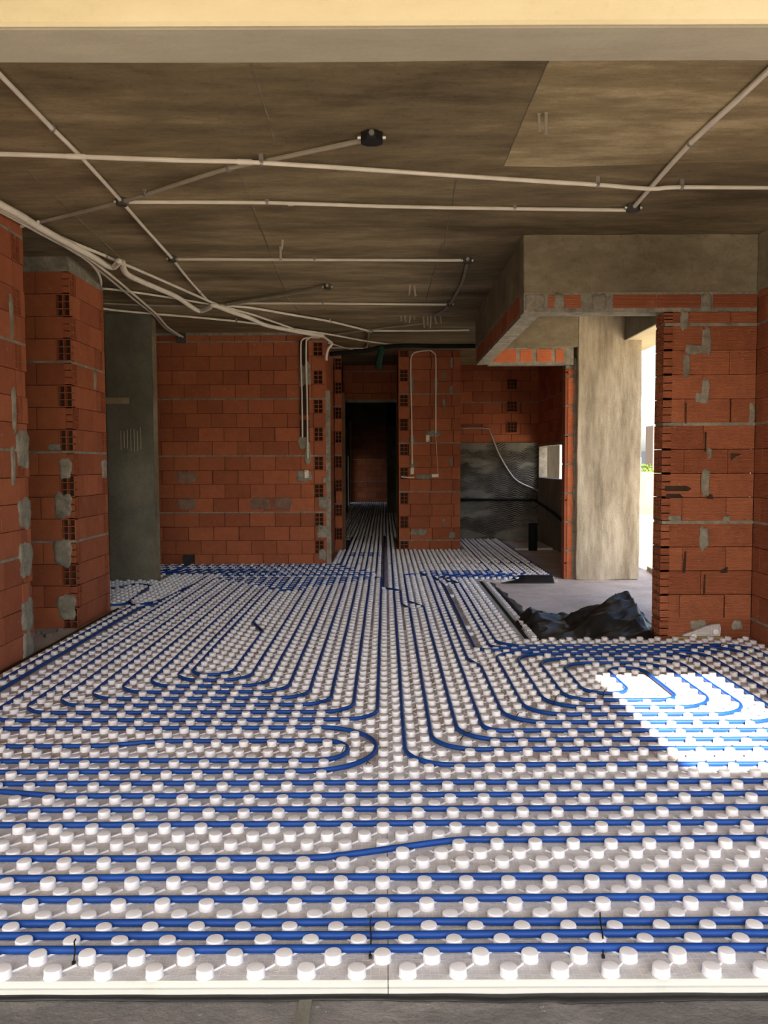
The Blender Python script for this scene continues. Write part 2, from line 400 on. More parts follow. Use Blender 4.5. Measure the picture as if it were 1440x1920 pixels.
gc = rbox('concrete_column', -3.12, -2.59, 9.42, 9.58, 0.0, ZC, M['greycol'], None, 0.004, 18)
tag(gc, 'smooth grey concrete column standing between the brick pillar and the back wall', 'column')
mb = MB(); mb.box(-2.68, -2.57, 9.40, 9.425, 0.02, ZC-.01)
mb2 = MB(); mb2.box(-3.14, -2.86, 9.40, 9.419, 2.03, 2.10)
mb2.build('board_scrap', M['wood'], gc)
mb = MB(); mb.box(-2.592, -2.585, 9.42, 9.58, 0.01, ZC-.01); mb.build('pale_arris', M['beam'], gc)
mb = MB()
for a_ in range(7): mb.box(-2.96+a_*.037, -2.955+a_*.037, 9.414, 9.421, 1.50+random.random()*.06, 1.72+random.random()*.06)
mb.build('tie_mark', M['whiterod'], gc)

# ---- back wall
BW = dict(O=(-6.1, 10.90), U=(1, 0), D=(0, 1)); XB = -0.765
wb_ = wall_obj('wall_back', [dict(W=6.1+XB, z0=-.02, z1=ZC-.03, band=-.02, off=0.22, right='1', inset=0.035, **BW),
                dict(O=(XB, 10.96), U=(0, 1), D=(-1, 0), W=1.70, z0=-.02, z1=ZC, band=-.02, off=.1, right=None)],
               [(-6.1, XB-.06, 10.96, 12.60, 0, ZC)], 'red hollow-brick back wall between the grey column and the corridor')
mb = MB(); mb.box(-6.1, XB-.25, 10.905, 10.96, ZC-.035, ZC+.01); mb.box(XB-.003, XB+.06, 10.905, 10.925, 0, 2.3); mb.build('mortar_edge', M['mortar'], wb_)
mbc = MB()  # dark strips on the brick face, painted shade of a recessed chase
for za, zb_ in ((ZC-.10, 2.52), (2.44, 1.98), (1.92, 1.62)):
    p = ony(571, 700, 10.90); mbc.box(p.x-.065, p.x+.055, 10.8985, 10.93, zb_, za)
mbc.build('chase_shade_strip', M['core'], wb_)
def bw(px, py): p = ony(px, py, 10.90); return p.x+6.1, p.z
for (px, py, w_, h_, s_) in ((566, 705, .07, .28, 41), (576, 700, .09, .30, 42), (567, 830, .12, .16, 43), (577, 850, .08, .30, 44), (570, 893, .20, .14, 45), (605, 943, .11, .17, 46), (604, 997, .13, .17, 47), (604, 1040, .10, .14, 48), (609, 900, .06, .08, 49)):
    u, z = bw(px, py); patch(BW['O'], BW['U'], BW['D'], u, z, w_, h_, s_, wb_)
for (px, py, w_, h_, s_) in ((350, 895, .26, .15, 51), (350, 945, .25, .15, 52), (487, 944, .27, .15, 53), (530, 944, .24, .15, 54)):
    u, z = bw(px, py); patch(BW['O'], BW['U'], BW['D'], u, z, w_, h_, s_, wb_, M['smear'], 'grey_smear', 0.001)
mb = MB(); p = ony(355, 1054, 10.88); mb.box(p.x-.07, p.x+.07, 10.82, 10.899, .03, .17); 
mb.box(p.x-.09, p.x+.09, 10.80, 10.83, .0, .05)
tag(mb.build('floor_box', M['black']), 'small black box opening at the foot of the back wall', 'box')
mb = MB(); p = ony(339, 634, 10.88); mb.box(p.x-.06, p.x+.06, 10.86, 10.905, p.z-.06, p.z+.07); tag(mb.build('wall_cavity_box', M['box']), 'dark box at the top of the back wall where two thin conduits enter', 'box')

# ---- corridor surround
CP = dict(O=(0.21, 12.65), U=(1, 0), D=(0, 1))
wc = wall_obj('wall_corridor_right', [dict(W=.93, z0=-.02, z1=ZC, band=.18, off=.165, left='1', cols=2, inset=0.02, **CP), dict(O=(.21, 12.71), U=(0, 1), D=(1, 0), W=1.8, z0=-.02, z1=ZC, band=.18),
               dict(O=(1.14, 14.5), U=(0, -1), D=(-1, 0), W=1.79, z0=-.02, z1=ZC, band=.18)],
              [(.27, 1.08, 12.71, 14.5, 0, ZC)], 'brick pier between the dark corridor and the kitchen, carrying two conduits')
def cw(px, py): p = ony(px, py, 12.65); return p.x-.21, p.z
for (px, py, w_, h_, s_) in ((771, 720, .07, .24, 61), (817, 722, .05, .2, 62), (773, 825, .07, .14, 63), (773, 870, .06, .12, 64), (812, 813, .22, .10, 65), (795, 894, .24, .07, 66), (832, 705, .04, .16, 67), (847, 680, .04, .16, 68), (846, 730, .05, .12, 69), (832, 757, .04, .16, 70), (845, 866, .05, .12, 71), (832, 980, .03, .14, 72), (848, 1003, .10, .10, 73), (785, 998, .24, .10, 74)):
    u, z = cw(px, py); patch(CP['O'], CP['U'], CP['D'], u, z, w_, h_, s_, wc)
wj = wall_obj('wall_corridor_left', [dict(O=(-.765, 12.70), U=(1, 0), D=(0, 1), W=.115, z0=-.02, z1=ZC, band=.0, left=None, right='1', hw=.10)],
              [(-.765, -.71, 12.76, 14.5, 0, ZC)], 'narrow brick jamb with hollow ends at the left of the corridor')
mb = MB(); mb.box(-.66, -.60, 12.72, 12.86, 0, 2.42); tag(mb.build('wooden_door_frame', M['doorwood']), 'brown wooden upright on the left of the corridor opening', 'door frame')
HW = dict(O=(-.8, 14.5), U=(1, 0), D=(0, 1))
wall_obj('wall_corridor_header', [dict(W=1.2, z0=2.45, z1=ZC, band=-.02+.735*4-.735, off=.1, **HW)], [(-.8, .4, 14.56, 14.62, 2.45, ZC)], 'dark brick header above the corridor opening')
mb = MB(); mb.box(-.8, .4, 14.48, 14.66, 2.40, 2.45); tag(mb.build('concrete_lintel', M['mortar']), 'grey lintel under the brick header over the corridor', 'lintel')
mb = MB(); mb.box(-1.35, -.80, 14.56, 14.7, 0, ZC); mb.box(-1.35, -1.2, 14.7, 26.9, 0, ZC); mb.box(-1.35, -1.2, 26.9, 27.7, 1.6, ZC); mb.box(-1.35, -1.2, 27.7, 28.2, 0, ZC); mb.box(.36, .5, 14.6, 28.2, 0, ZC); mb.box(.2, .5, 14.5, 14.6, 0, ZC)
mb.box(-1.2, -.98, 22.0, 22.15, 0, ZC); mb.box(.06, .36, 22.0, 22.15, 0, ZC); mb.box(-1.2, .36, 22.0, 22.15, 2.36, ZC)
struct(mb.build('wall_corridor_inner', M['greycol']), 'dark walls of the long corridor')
wall_obj('wall_corridor_end', [dict(O=(-1.3, 28.0), U=(1, 0), D=(0, 1), W=1.8, z0=-.02, z1=ZC, band=.0, off=.2)], [(-1.3, .5, 28.06, 28.2, 0, ZC)], 'brick end wall seen through the corridor')
mb = MB(); mb.tube([(-.70, 17.2, .1), (-.70, 17.2, 2.2)], .008, 6); tag(mb.build('electrical_conduit', M['conduit_grey']), 'thin upright conduit deep inside the dark corridor', 'conduit')

# ---- kitchen
KX = 1.14
wk = wall_obj('wall_kitchen_back', [dict(O=(KX, 14.5), U=(1, 0), D=(0, 1), W=1.52, z0=1.70, z1=ZC, band=.18, off=.05)], [(KX, 2.66, 14.56, 14.7, 0, ZC)], 'kitchen back wall, brick above and grey combed render below')
mb = MB(); mb.box(KX, 2.64, 14.47, 14.57, 0, 1.70); mb.build('combed_render', M['combed'], wk)
mb = MB()
for py in (720, 762, 801):
    p = ony(960, py, 14.45); hole_block(mb, (p.x-.08, 14.47), (1, 0), (0, 1), 0, .17, p.z-.09, p.z+.09, 3, 3, .3, .03)
    mb.box(p.x-.08, p.x+.09, 14.494, 14.499, p.z-.09, p.z+.09, 2)  # dark backing, shade inside the holes put into the colour
mb.build('hollow_brick_end', [M['brick'], M['mortar'], M['core']], wk)
RW = dict(O=(2.64, 14.47), U=(0, -1), D=(1, 0))
mbk = MB(); brick_face(mbk, W=4.57, z0=1.63, z1=ZC, band=.18, off=.1, **RW)
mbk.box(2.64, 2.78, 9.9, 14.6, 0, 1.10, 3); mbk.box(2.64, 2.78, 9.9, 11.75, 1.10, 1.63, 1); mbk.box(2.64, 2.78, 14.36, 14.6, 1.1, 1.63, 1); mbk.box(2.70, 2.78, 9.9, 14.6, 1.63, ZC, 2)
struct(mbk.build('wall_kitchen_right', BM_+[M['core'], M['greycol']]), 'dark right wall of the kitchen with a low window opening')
mb = MB(); mb.box(3.5, 3.56, 16.8, 18.0, .6, 2.3); mb.box(3.5, 3.56, 18.015, 19.6, .6, 2.3); 
tag(mb.build('render_board', M['terrace']), 'pale grey board seen through the low kitchen window', 'board')
JW = dict(O=(2.08, 9.69), U=(1, 0), D=(0, 1))
mb = MB()
for a, b_, k in course_list(-.02, 2.47, .18):
    if k is None: mb.box(2.085, 2.20, 9.70, 9.95, a, b_, 1)
zs = 0.0
while zs < 2.4:
    z2 = min(zs+.33, 2.44); mb.obox((2.08, 9.69), (1, 0), (0, 1), 0.03, .105, 0, .15, zs+.012, z2-.012, 0, random.random(), .004); mb.box(2.08, 2.115, 9.70, 9.86, zs+.004, z2-.004, 2, .2); zs += .335
mb.box(2.085, 2.20, 9.705, 9.855, 0, 2.47, 1); mb.box(2.183, 2.225, 9.685, 9.8, 0, 2.47, 1)
wjb = struct(mb.build('wall_kitchen_jamb', [M['brick_orange'], M['mortar'], M['brick']]), 'narrow wall end of upright orange bricks beside the big concrete column')
for i, (z, h_) in enumerate(((2.40, .14), (2.02, .10), (1.66, .12), (1.35, .12), (1.0, .1), (.62, .25), (.30, .1), (.05, .12))): patch((2.08, 9.69), (1, 0), (0, 1), .115, z, .05, h_+.18, 80+i, wjb)
# black kitchen pipes, stub and conduit
def tubeobj(name, pts, r, m_, label, cat, n=8, sub=0, group=None):
    mb = MB(); pts = [Vector(p) for p in pts]
    if sub: pts = smooth_path(pts, sub)
    mb.tube(pts, r, n); o = mb.build(name, m_, None, True)
    if label: tag(o, label, cat, group)
    return o
def smooth_path(pts, sub=6):
    out = []; n = len(pts)
    for i in range(n-1):
        p0 = pts[max(i-1, 0)]; p1 = pts[i]; p2 = pts[i+1]; p3 = pts[min(i+2, n-1)]
        for s_ in range(sub):
            t_ = s_/sub; t2 = t_*t_; t3 = t2*t_
            out.append(0.5*((2*p1)+(-p0+p2)*t_+(2*p0-5*p1+4*p2-p3)*t2+(-p0+3*p1-3*p2+p3)*t3))
    out.append(pts[-1]); return out
kp = lambda px, py: ony(px, py, 14.42)
tubeobj('kitchen_conduit', [kp(862, 803), kp(912, 803), kp(920, 812), kp(935, 850), kp(955, 885), kp(972, 903), kp(1000, 916), kp(1010, 920)], .018, M['steel'], 'grey conduit bending down across the combed kitchen wall', 'conduit', sub=5)
tubeobj('kitchen_pipe', [kp(862, 937), kp(930, 937), kp(990, 937), kp(1003, 939)]+[Vector((2.60, 13.2, .60)), Vector((2.60, 12.2, .5))], .022, M['blackpipe'], 'black pipe running low along the kitchen back wall', 'pipe', sub=4)
p = onz(999, 1032, 0); tubeobj('drain_pipe', [(p.x, p.y, 0), (p.x, p.y, .42)], .068, M['blackpipe'], 'black upright drain stub rising from the kitchen floor', 'pipe', 18)
mb = MB(); q = [onz(905, 1017, 0), onz(985, 1021, 0)]; mb.box(2.02, 2.6, 12.95, 13.9, .0, .03)
tag(mb.build('foam_board', M['foam_edge']), 'plain off-white board lying at the back of the kitchen floor', 'board')

# ---- bay: beams, columns, pier
XR = 2.765; YF = 6.28
fb = rbox('concrete_beam', 1.03, XR, YF, YF+.22, 2.615, ZC, M['beam'], None, 0.006, 20)
tag(fb, 'deep raw concrete beam above the brick lintel course at right', 'beam')
fb2 = rbox('concrete_beam', XR, XR+.2, 2.41, YF+.22, 2.615, ZC, M['beam'], None, 0.005, 20)
tag(fb2, 'raw concrete beam running toward the viewer above the right brick wall', 'beam')
sb = rbox('concrete_beam', 1.035, 1.19, YF+.22, 9.62, 2.66, ZC, M['beam'], None, 0.006, 20)
tag(sb, 'concrete side beam hanging from the ceiling between the room and the bay', 'beam')
kb = rbox('concrete_beam', 1.19, 2.2, 9.60, 9.8, 2.665, ZC, M['beam'], None, 0.006, 16)
tag(kb, 'concrete beam over the kitchen opening with a brick course below', 'beam')
def lintel_course(name, O, U, D, W, z0, z1, segs, label, m_, dep=.15):
    mb = MB(); mb.obox(O, U, D, 0, W, .006, dep, z0, z1, 1)
    for a, b_ in segs: mb.obox(O, U, D, a, b_, 0, dep*.8, z0+.03, z1-.018, 0, random.random(), .003)
    return struct(mb.build(name, [m_, M['mortar']]), label)
l1 = lintel_course('wall_lintel_front', (1.035, YF), (1, 0), (0, 1), XR-1.035, 2.47, 2.615, ((.18, .42), (.66, .98), (.985, 1.31), (1.40, 1.725)), 'single course of ridged bricks under the deep beam at right', M['brick_ridged'], .18)
for i, u in enumerate((.05, .11, .26, .56, 1.35)): patch((1.035, YF), (1, 0), (0, 1), u, 2.545, .08 if i != 3 else .1, .12, 90+i, l1)
lintel_course('wall_lintel_side', (1.04, YF+.19), (0, 1), (1, 0), 3.15, 2.47, 2.66, [(i*.34+.05, i*.34+.37) for i in range(9)], 'brick course under the side beam', M['brick'], .14)
l2 = lintel_course('wall_lintel_kitchen', (1.185, 9.62), (1, 0), (0, 1), .97, 2.47, 2.665, ((.06, .32), (.36, .50), (.55, .72), (.76, .86)), 'orange brick course hanging over the kitchen opening', M['brick_orange'], .14)
# the pier
PR = dict(O=(2.075, YF), U=(1, 0), D=(0, 1)); PL = dict(O=(2.075, YF+.19), U=(0, -1), D=(1, 0))
mb = MB(); rnd = random.Random(3)
h = (PER-BAND)/4
brick_face(mb, W=XR-2.075-.002, z0=-.02, z1=2.47, band=.163, off=.30, rnd=rnd, depth=.07, O=(2.145, YF), U=(1, 0), D=(0, 1)) if 0 else None
joints = {1: (.30,), 0: (.155, .49)}
for a, b_, k in course_list(-.02, 2.47, .163):
    if k is None: mb.box(2.08, XR, YF-(.003 if a > .3 else -.001), YF+.185, a-.004, b_+.004, 1 if a > .3 else 0); continue
    za, zb = a+GAP/2, b_-GAP/2
    hole_block(mb, (2.075, YF+.19), (0, -1), (1, 0), 0, .188, za, zb, 3, 3, rnd.random(), .065, .007)
    us = [0.066]+[j+rnd.uniform(-.012, .012) for j in joints[k % 2]]+[XR-2.075]
    for i in range(len(us)-1):
        if zb-za < .1 and i == 0: pass
        g0 = .003 if (i == 0 or rnd.random() > .25) else .010
        mb.obox((2.075, YF), (1, 0), (0, 1), us[i]+(0 if i == 0 else g0), us[i+1], rnd.uniform(0, .003), .07, za, zb, 0, rnd.random(), .002)
mb.box(2.141, XR, YF+.07, YF+.125, 0, 2.46, 2); mb.box(2.128, 2.142, YF+.02, YF+.17, 0, 2.46, 2); mb.box(2.141, XR, YF+.122, YF+.19, 0, 2.46, 0)
pier = struct(mb.build('wall_right_pier', BR_+[M['core']]), 'ridged red brick pier at the right of the bay opening, hollow ends on its left edge')
def pp(px, py): p = ony(px, py, YF); return p.x-2.075, p.z
for (px, py, w_, h_, s_) in ((1325, 640, .07, .20, 101), (1305, 655, .16, .07, 102), (1287, 685, .05, .18, 103), (1323, 733, .055, .18, 104), (1317, 745, .10, .08, 105), (1323, 905, .06, .20, 106), (1320, 1010, .07, .17, 107), (1283, 600, .06, .14, 108), (1410, 775, .04, .15, 109), (1266, 972, .10, .04, 110), (1310, 1172, .12, .08, 111), (1382, 1172, .08, .07, 112), (1362, 973, .05, .05, 113), (1330, 850, .03, .08, 114)):
    u, z = pp(px, py); patch(PR['O'], PR['U'], PR['D'], u, z, w_, h_, s_, pier)
mb = MB()   # flat dark patches, painted shade of broken-out holes and open joints
def hole_shade(pl, m_=0):
    vs = [tuple(ony(x, y, YF-.0045)) for x, y in pl]; mb.add(vs, [tuple(range(len(vs)))[::-1]], m_)
hole_shade(((1247, 911), (1287, 911), (1297, 916), (1290, 921), (1247, 921))); hole_shade(((1250, 926), (1275, 926), (1282, 934), (1247, 934))); hole_shade(((1326, 925), (1336, 928), (1338, 936), (1324, 935)))
hole_shade(((1370, 850), (1392, 851), (1380, 856), (1370, 864))); hole_shade(((1357, 970), (1366, 966), (1366, 980), (1360, 978)))
hole_shade(((1283, 1034), (1287, 1034), (1285, 1074), (1280, 1074))); hole_shade(((1320, 1077), (1323, 1077), (1322, 1115), (1318, 1115))); hole_shade(((1321, 810), (1325, 810), (1324, 845), (1321, 848))); hole_shade(((1285, 755), (1288, 755), (1287, 795), (1285, 795)))
hole_shade(((1350, 1070), (1364, 1062), (1364, 1074), (1352, 1075)))
for f in range(len(mb.f)): mb.f[f] = mb.f[f]
mb.build('brick_hole_shade', M['core'], pier)
wr = wall_obj('wall_right', [dict(O=(XR, YF-.001), U=(0, -1), D=(1, 0), W=4.0, z0=-.02, z1=2.615, band=.163, off=.12)], [(XR+.06, XR+.19, 2.28, YF+.19, 0, 2.615)], 'right brick wall meeting the pier, running toward the viewer', BR_)
# big column
bc = rbox('concrete_column', 2.20, 2.93, 9.60, 10.0, 0.0, ZC, M['column'], None, 0.010, 26)
tag(bc, 'massive weathered beige concrete column between the kitchen and the terrace', 'column')
tb = rbox('terrace_beam', 2.74, 3.22, YF+.25, 10.6, 2.74, ZC, M['cream'], None, 0.004, 16)
tag(tb, 'cream terrace beam seen above the gap right of the concrete column', 'beam')
mb = MB(); mb.box(2.725, 2.739, YF+.25, 9.60, 2.74, ZC); mb.build('dark_side', M['greycol'], tb)
# outer walls closing the flat
mb = MB(); mb.box(-6.35, -6.2, 2.19, 15, 0, ZC); mb.box(-6.2, -2.69, 2.19, 2.4, 0, ZC)
struct(mb.build('wall_left_outer', M['soffit']), 'outer wall')

# ================================================================= floor heating: lattice
A_ = 0.0655; X0 = -0.012; Y0 = 2.19
def MX(m_): return X0+(m_+.5)*A_
def KY(k): return Y0+k*A_
TH = 0.038; RP = 0.0108; ZP = TH+RP+.001
RECTS = [(-2.43, 2.71, 2.07, 6.17), (-2.43, 1.045, 6.17, 7.74), (-3.6, 1.045, 7.74, 9.40), (-2.56, 1.95, 9.40, 10.86), (-3.9, -2.56, 9.62, 10.86),
         (-.71, 1.95, 10.86, 12.60), (-.60, .19, 12.60, 14.72), (1.16, 1.95, 12.60, 14.3), (-1.15, .34, 14.72, 21.95), (-1.15, .34, 22.2, 27.9)]
def fillet(pts, r):
    """pts 2D; rounded corners, dense"""
    out = [Vector(pts[0])]
    for i in range(1, len(pts)-1):
        p0, p1, p2 = Vector(pts[i-1]), Vector(pts[i]), Vector(pts[i+1]); rr = r[i] if isinstance(r, dict) and i in r else (r if not isinstance(r, dict) else r.get('d', .13))
        a, b_ = (p0-p1), (p2-p1); la, lb = a.length, b_.length
        if la < 1e-6 or lb < 1e-6: continue
        a /= la; b_ /= lb; ang = a.angle(b_)
        if ang > PI-0.02: out.append(p1); continue
        d = min(rr/math.tan(ang/2), la*.499, lb*.499); rr = d*math.tan(ang/2)
        s_, e_ = p1+a*d, p1+b_*d; cc = p1+(a+b_).normalized()*(rr/math.sin(ang/2))
        n_ = 8; v0, v1 = s_-cc, e_-cc; tot = v0.angle_signed(v1)
        for q in range(n_+1):
            an = -tot*q/n_; out.append(cc+Vector((v0.x*math.cos(an)-v0.y*math.sin(an), v0.x*math.sin(an)+v0.y*math.cos(an))))
    out.append(Vector(pts[-1]))
    dense = [out[0]]
    for p in out[1:]:
        L = (p-dense[-1]).length
        if L < 1e-5: continue
        n_ = max(1, int(L/0.10)); q0 = dense[-1]
        for j in range(1, n_+1): dense.append(q0.lerp(p, j/n_))
    return dense
PIPES = []; PTS = {}
def pipe(mk, label, r=.17, world=None, group=None, sides=9, z=None):
    pts = [(MX(a), KY(b_)) for a, b_ in mk] if world is None else world
    d = fillet(pts, r)
    wob = len(PIPES)*3.7
    p3 = []
    for p in d:
        wx = noise.noise(Vector((p.x*1.6, p.y*1.6, wob)))*.0035; wy = noise.noise(Vector((p.y*1.6, p.x*1.6, wob+9)))*.0035
        p3.append(Vector((p.x+wx, p.y+wy, (z or ZP)+max(0, noise.noise(Vector((p.x*2, p.y*2, wob+5))))*.003)))
    for i in range(len(p3)-1):
        L = (p3[i+1]-p3[i]).length; n_ = max(1, int(L/.02))
        for j in range(n_):
            q = p3[i].lerp(p3[i+1], j/n_); PTS.setdefault((int(q.x/.07), int(q.y/.07)), []).append((q.x, q.y))
    mb = MB(); mb.tube(p3, RP, sides); o = mb.build('heating_pipe', M['pipe'], None, True)
    tag(o, label, 'pipe', group); PIPES.append(o); return o
ML, MR = -36.4, 40.8
def hp(k, label): pipe([(ML, k), (MR, k)], label)
hp(0, 'straight blue pipe nearest the front edge of the foam floor')
hp(1, 'second straight blue pipe from the front edge, closely packed')
hp(2, 'third straight blue pipe from the front edge, last of the closely packed trio')
hp(4, 'fourth straight blue pipe from the front edge')
hp(6, 'fifth straight blue pipe, just before the bare strip of studs at right')
pipe([(ML, 8), (-3.5, 8), (3.5, 10), (MR, 10)], 'blue pipe that steps diagonally across the middle of the foreground', .5)
hp(12, 'straight blue pipe just behind the stepped pipe'); hp(14, 'second straight blue pipe behind the stepped pipe')
pipe([(ML, 17.2), (-25, 17), (-20, 16), (MR, 16)], 'blue pipe bending slightly toward the left wall', .5)
hp(18, 'straight blue pipe at the near edge of the sunlit patch')
pipe([(ML, 20), (-1, 20), (-1, 29), (ML, 29)], 'outer blue U-shaped pipe turning back at the middle of the floor', 4.5*A_)
pipe([(ML, 22), (-3, 22), (-3, 26), (-16.5, 26), (-20.5, 25), (ML, 25)], {} and '' or 'inner blue U-shaped pipe inside the larger U on the left', {'d': 2*A_, 3: .5, 4: .5})
# left spiral
mls = [-32, -30, -28, -26, -24, -22, -20, -19]; kbs = [31, 33, 35, 37, 39, 41, 43, 45]; mrs = [-1, -3, -5, -7, -9, -11, -13, -15]; tps = [112, 110, 108, 106, 104, 102, 100]
path = [(-32, 114), ]; 
for i in range(8):
    path += [(mls[i], kbs[i]), (mrs[i], kbs[i])]
    if i < 7: path += [(mrs[i], tps[i]), (mls[i+1], tps[i])]
path += [(-15, 65.5), (-17, 71), (-17, 98), (-13.5, 98)]
rr = {'d': 2.6*A_}
n0 = len(path)
for i in (n0-4, n0-3): rr[i] = .10
for i in range(n0):
    if path[i][1] > 97: rr[i] = .10
pipe([(-42, 114)]+path if 0 else path, 'large blue pipe spiral of nested loops filling the left half of the floor', rr)
pipe([(ML-.2, 30), (-36, 34), (-36, 84), (-37.5, 87)], 'outermost blue pipe along the foot of the left wall', .2)
pipe([(ML+.6, 30.5), (-34.6, 34), (-34.6, 82), (-33, 86), (-33, 92)], 'second blue pipe from the left wall', .2)
# right circuits
pipe([(1, 21), (39, 21), (39, 57), (12, 57), (12, 96), (9, 106), (8.5, 111.5), (12, 112.5), (29, 112.5), (29, 184)], 'outermost blue loop of the right half of the floor', {'d': 3*A_, 4: 2.2*A_}) if 0 else None
RT = {'d': .12}
def far_right(mup, row, mk): return [(mup, row-3), (mup+.0, row), (mk, row)]
P3 = 3.2*A_
pipe([(1, 196), (1, 21), (39, 21), (39, 57), (12, 57), (12, 104), (10, 112), (29, 112), (29, 184)], 'outermost blue loop of the right half, running on into the corridor', {'d': P3, 5: .12, 6: .1, 7: .1, 8: .1})
pipe([(-.6, 196), (-.6, 100), (2, 97), (2, 84.5), (3, 80.5), (3, 24), (37, 24), (37, 56), (11, 56), (11, 103), (9, 113.3), (27, 113.3), (27, 184)], 'second blue loop from outside on the right half, kinked near its far end', {'d': P3, 1: .1, 2: .1, 3: .08, 4: .08, 8: .12, 9: .1, 10: .1, 11: .1})
pipe([(25, 184), (25, 116), (3, 116), (3, 86.5), (5, 82), (5, 26), (35, 26), (35, 55), (9.3, 55), (9.3, 102), (8, 114.6), (23, 114.6), (23, 184)], 'third blue loop from outside on the right half, with the wider kink', {'d': P3, 1: .1, 2: .1, 3: .08, 4: .08, 8: .12, 9: .1, 10: .1, 11: .1})
pipe([(21, 184), (21, 118), (8, 118), (8, 51), (9, 47.5), (9, 30), (31, 30), (31, 53), (13, 53), (13, 34), (27, 34), (27, 49), (17, 49), (17, 38), (21, 38), (21, 47), (24.5, 47), (24.5, 36), (15, 36), (15, 51), (29, 51), (29, 32), (11, 32), (11, 54), (33, 54), (33, 28), (7, 28), (7, 112), (6, 120), (19, 120), (19, 184)],
     'blue double spiral pipe winding around the sunlit patch', {'d': P3, 1: .1, 2: .1, 3: .08, 4: .08, 26: .1, 27: .1, 28: .1, 29: .1, 14: 1.9*A_, 15: 1.9*A_, 16: 1.75*A_, 17: 1.75*A_, 12: 3*A_, 13: 3*A_, 18: 2.4*A_})
# corridor feed pipes along the back wall
for i, (k, m_, e) in enumerate(((118, -2, -1), (121, -4, -2), (124, -6, 0), (127, -8, 0), (130, -9.2, 0))):
    pipe([(-56, k), (m_, k), (m_, 196-i)], ['frontmost', 'second', 'middle', 'fourth', 'rearmost'][i]+' of the blue pipes running along the back wall and into the corridor', .12)
for i, (k, a, b_) in enumerate(((119.4, -56, -20), (122.5, -56, -24), (115.6, -30, -2.5))):
    pipe([(a, k), (b_, k)], ['short blue pipe between the feed pipes beside the grey column', 'short blue pipe nearer the back wall beside the grey column', 'short blue pipe across the far end of the left spiral'][i], .1)
for i, k in enumerate((146, 148, 150, 152)): pipe([(-9, k), (-1.5-i*.0, k)], ('nearest', 'second', 'third', 'farthest')[i]+' of four short blue pipes crossing the corridor entrance', .1, group='pipes crossing the corridor entrance')
wp_ = lambda *q: [(lambda p: (p.x, p.y))(onz(x, y, ZP)) for x, y in q]
pipe(None, 'small blue loop beside the foot of the grey column', .12, world=wp_((150, 1104), (222, 1103), (250, 1094), (283, 1098), (233, 1134), (150, 1136)))
pipe(None, 'blue pipe end curving out beside the small loop', .15, world=wp_((246, 1134), (268, 1133), (300, 1126), (372, 1092)))

# foam panels
def near_pipe(x, y):
    best = (9, 0, 0); i, j = int(x/.07), int(y/.07)
    for a in (-1, 0, 1):
        for b_ in (-1, 0, 1):
            for q in PTS.get((i+a, j+b_), ()):
                d = math.hypot(q[0]-x, q[1]-y)
                if d < best[0]: best = (d, q[0], q[1])
    return best
def nub(mb, x, y, rnd, lod):
    r = .0232*rnd.uniform(.97, 1.03); zt = TH+.0235+rnd.uniform(-.001, .001); n = (22, 14, 8)[lod]
    rings = ((r*1.06, TH-.001), (r*1.0, TH+.004), (r*.99, zt-.004), (r*.93, zt-.0008), (r*.80, zt), ) if lod == 0 else (((r*1.03, TH-.001), (r*.98, zt-.003), (r*.88, zt)) if lod == 1 else ((r*1.02, TH-.001), (r*.95, zt)))
    tx, ty = rnd.uniform(-.03, .03), rnd.uniform(-.03, .03); vs = []
    ph = rnd.random()*6
    for ri, (rr_, z) in enumerate(rings):
        for i in range(n):
            an = 2*PI*i/n; k = 1+(.02*math.sin(3*an+ph) if lod == 0 else 0)
            dx, dy = rr_*k*math.cos(an), rr_*k*math.sin(an)
            vs.append((x+dx, y+dy, z+(dx*tx+dy*ty if ri > 1 else 0)))
    nr = len(rings); fs = []
    for q in range(nr-1):
        for i in range(n):
            j = (i+1) % n; fs.append((q*n+i, q*n+j, (q+1)*n+j, (q+1)*n+i))
    if lod == 0:
        vs.append((x, y, zt-.0012)); c = len(vs)-1; b0 = (nr-1)*n
        for i in range(n): fs.append((b0+i, b0+(i+1) % n, c))
    else: fs.append(tuple((nr-1)*n+i for i in range(n)))
    mb.add(vs, fs, 1)
PW, PH_ = 20*A_, 12*A_
def splits(a, b_, step, phase):
    e = [a]; k = math.ceil((a-phase)/step+.15)
    while phase+k*step < b_-.15*step: e.append(phase+k*step); k += 1
    e.append(b_); return e
cnt = 0
LEFTE = X0+.001
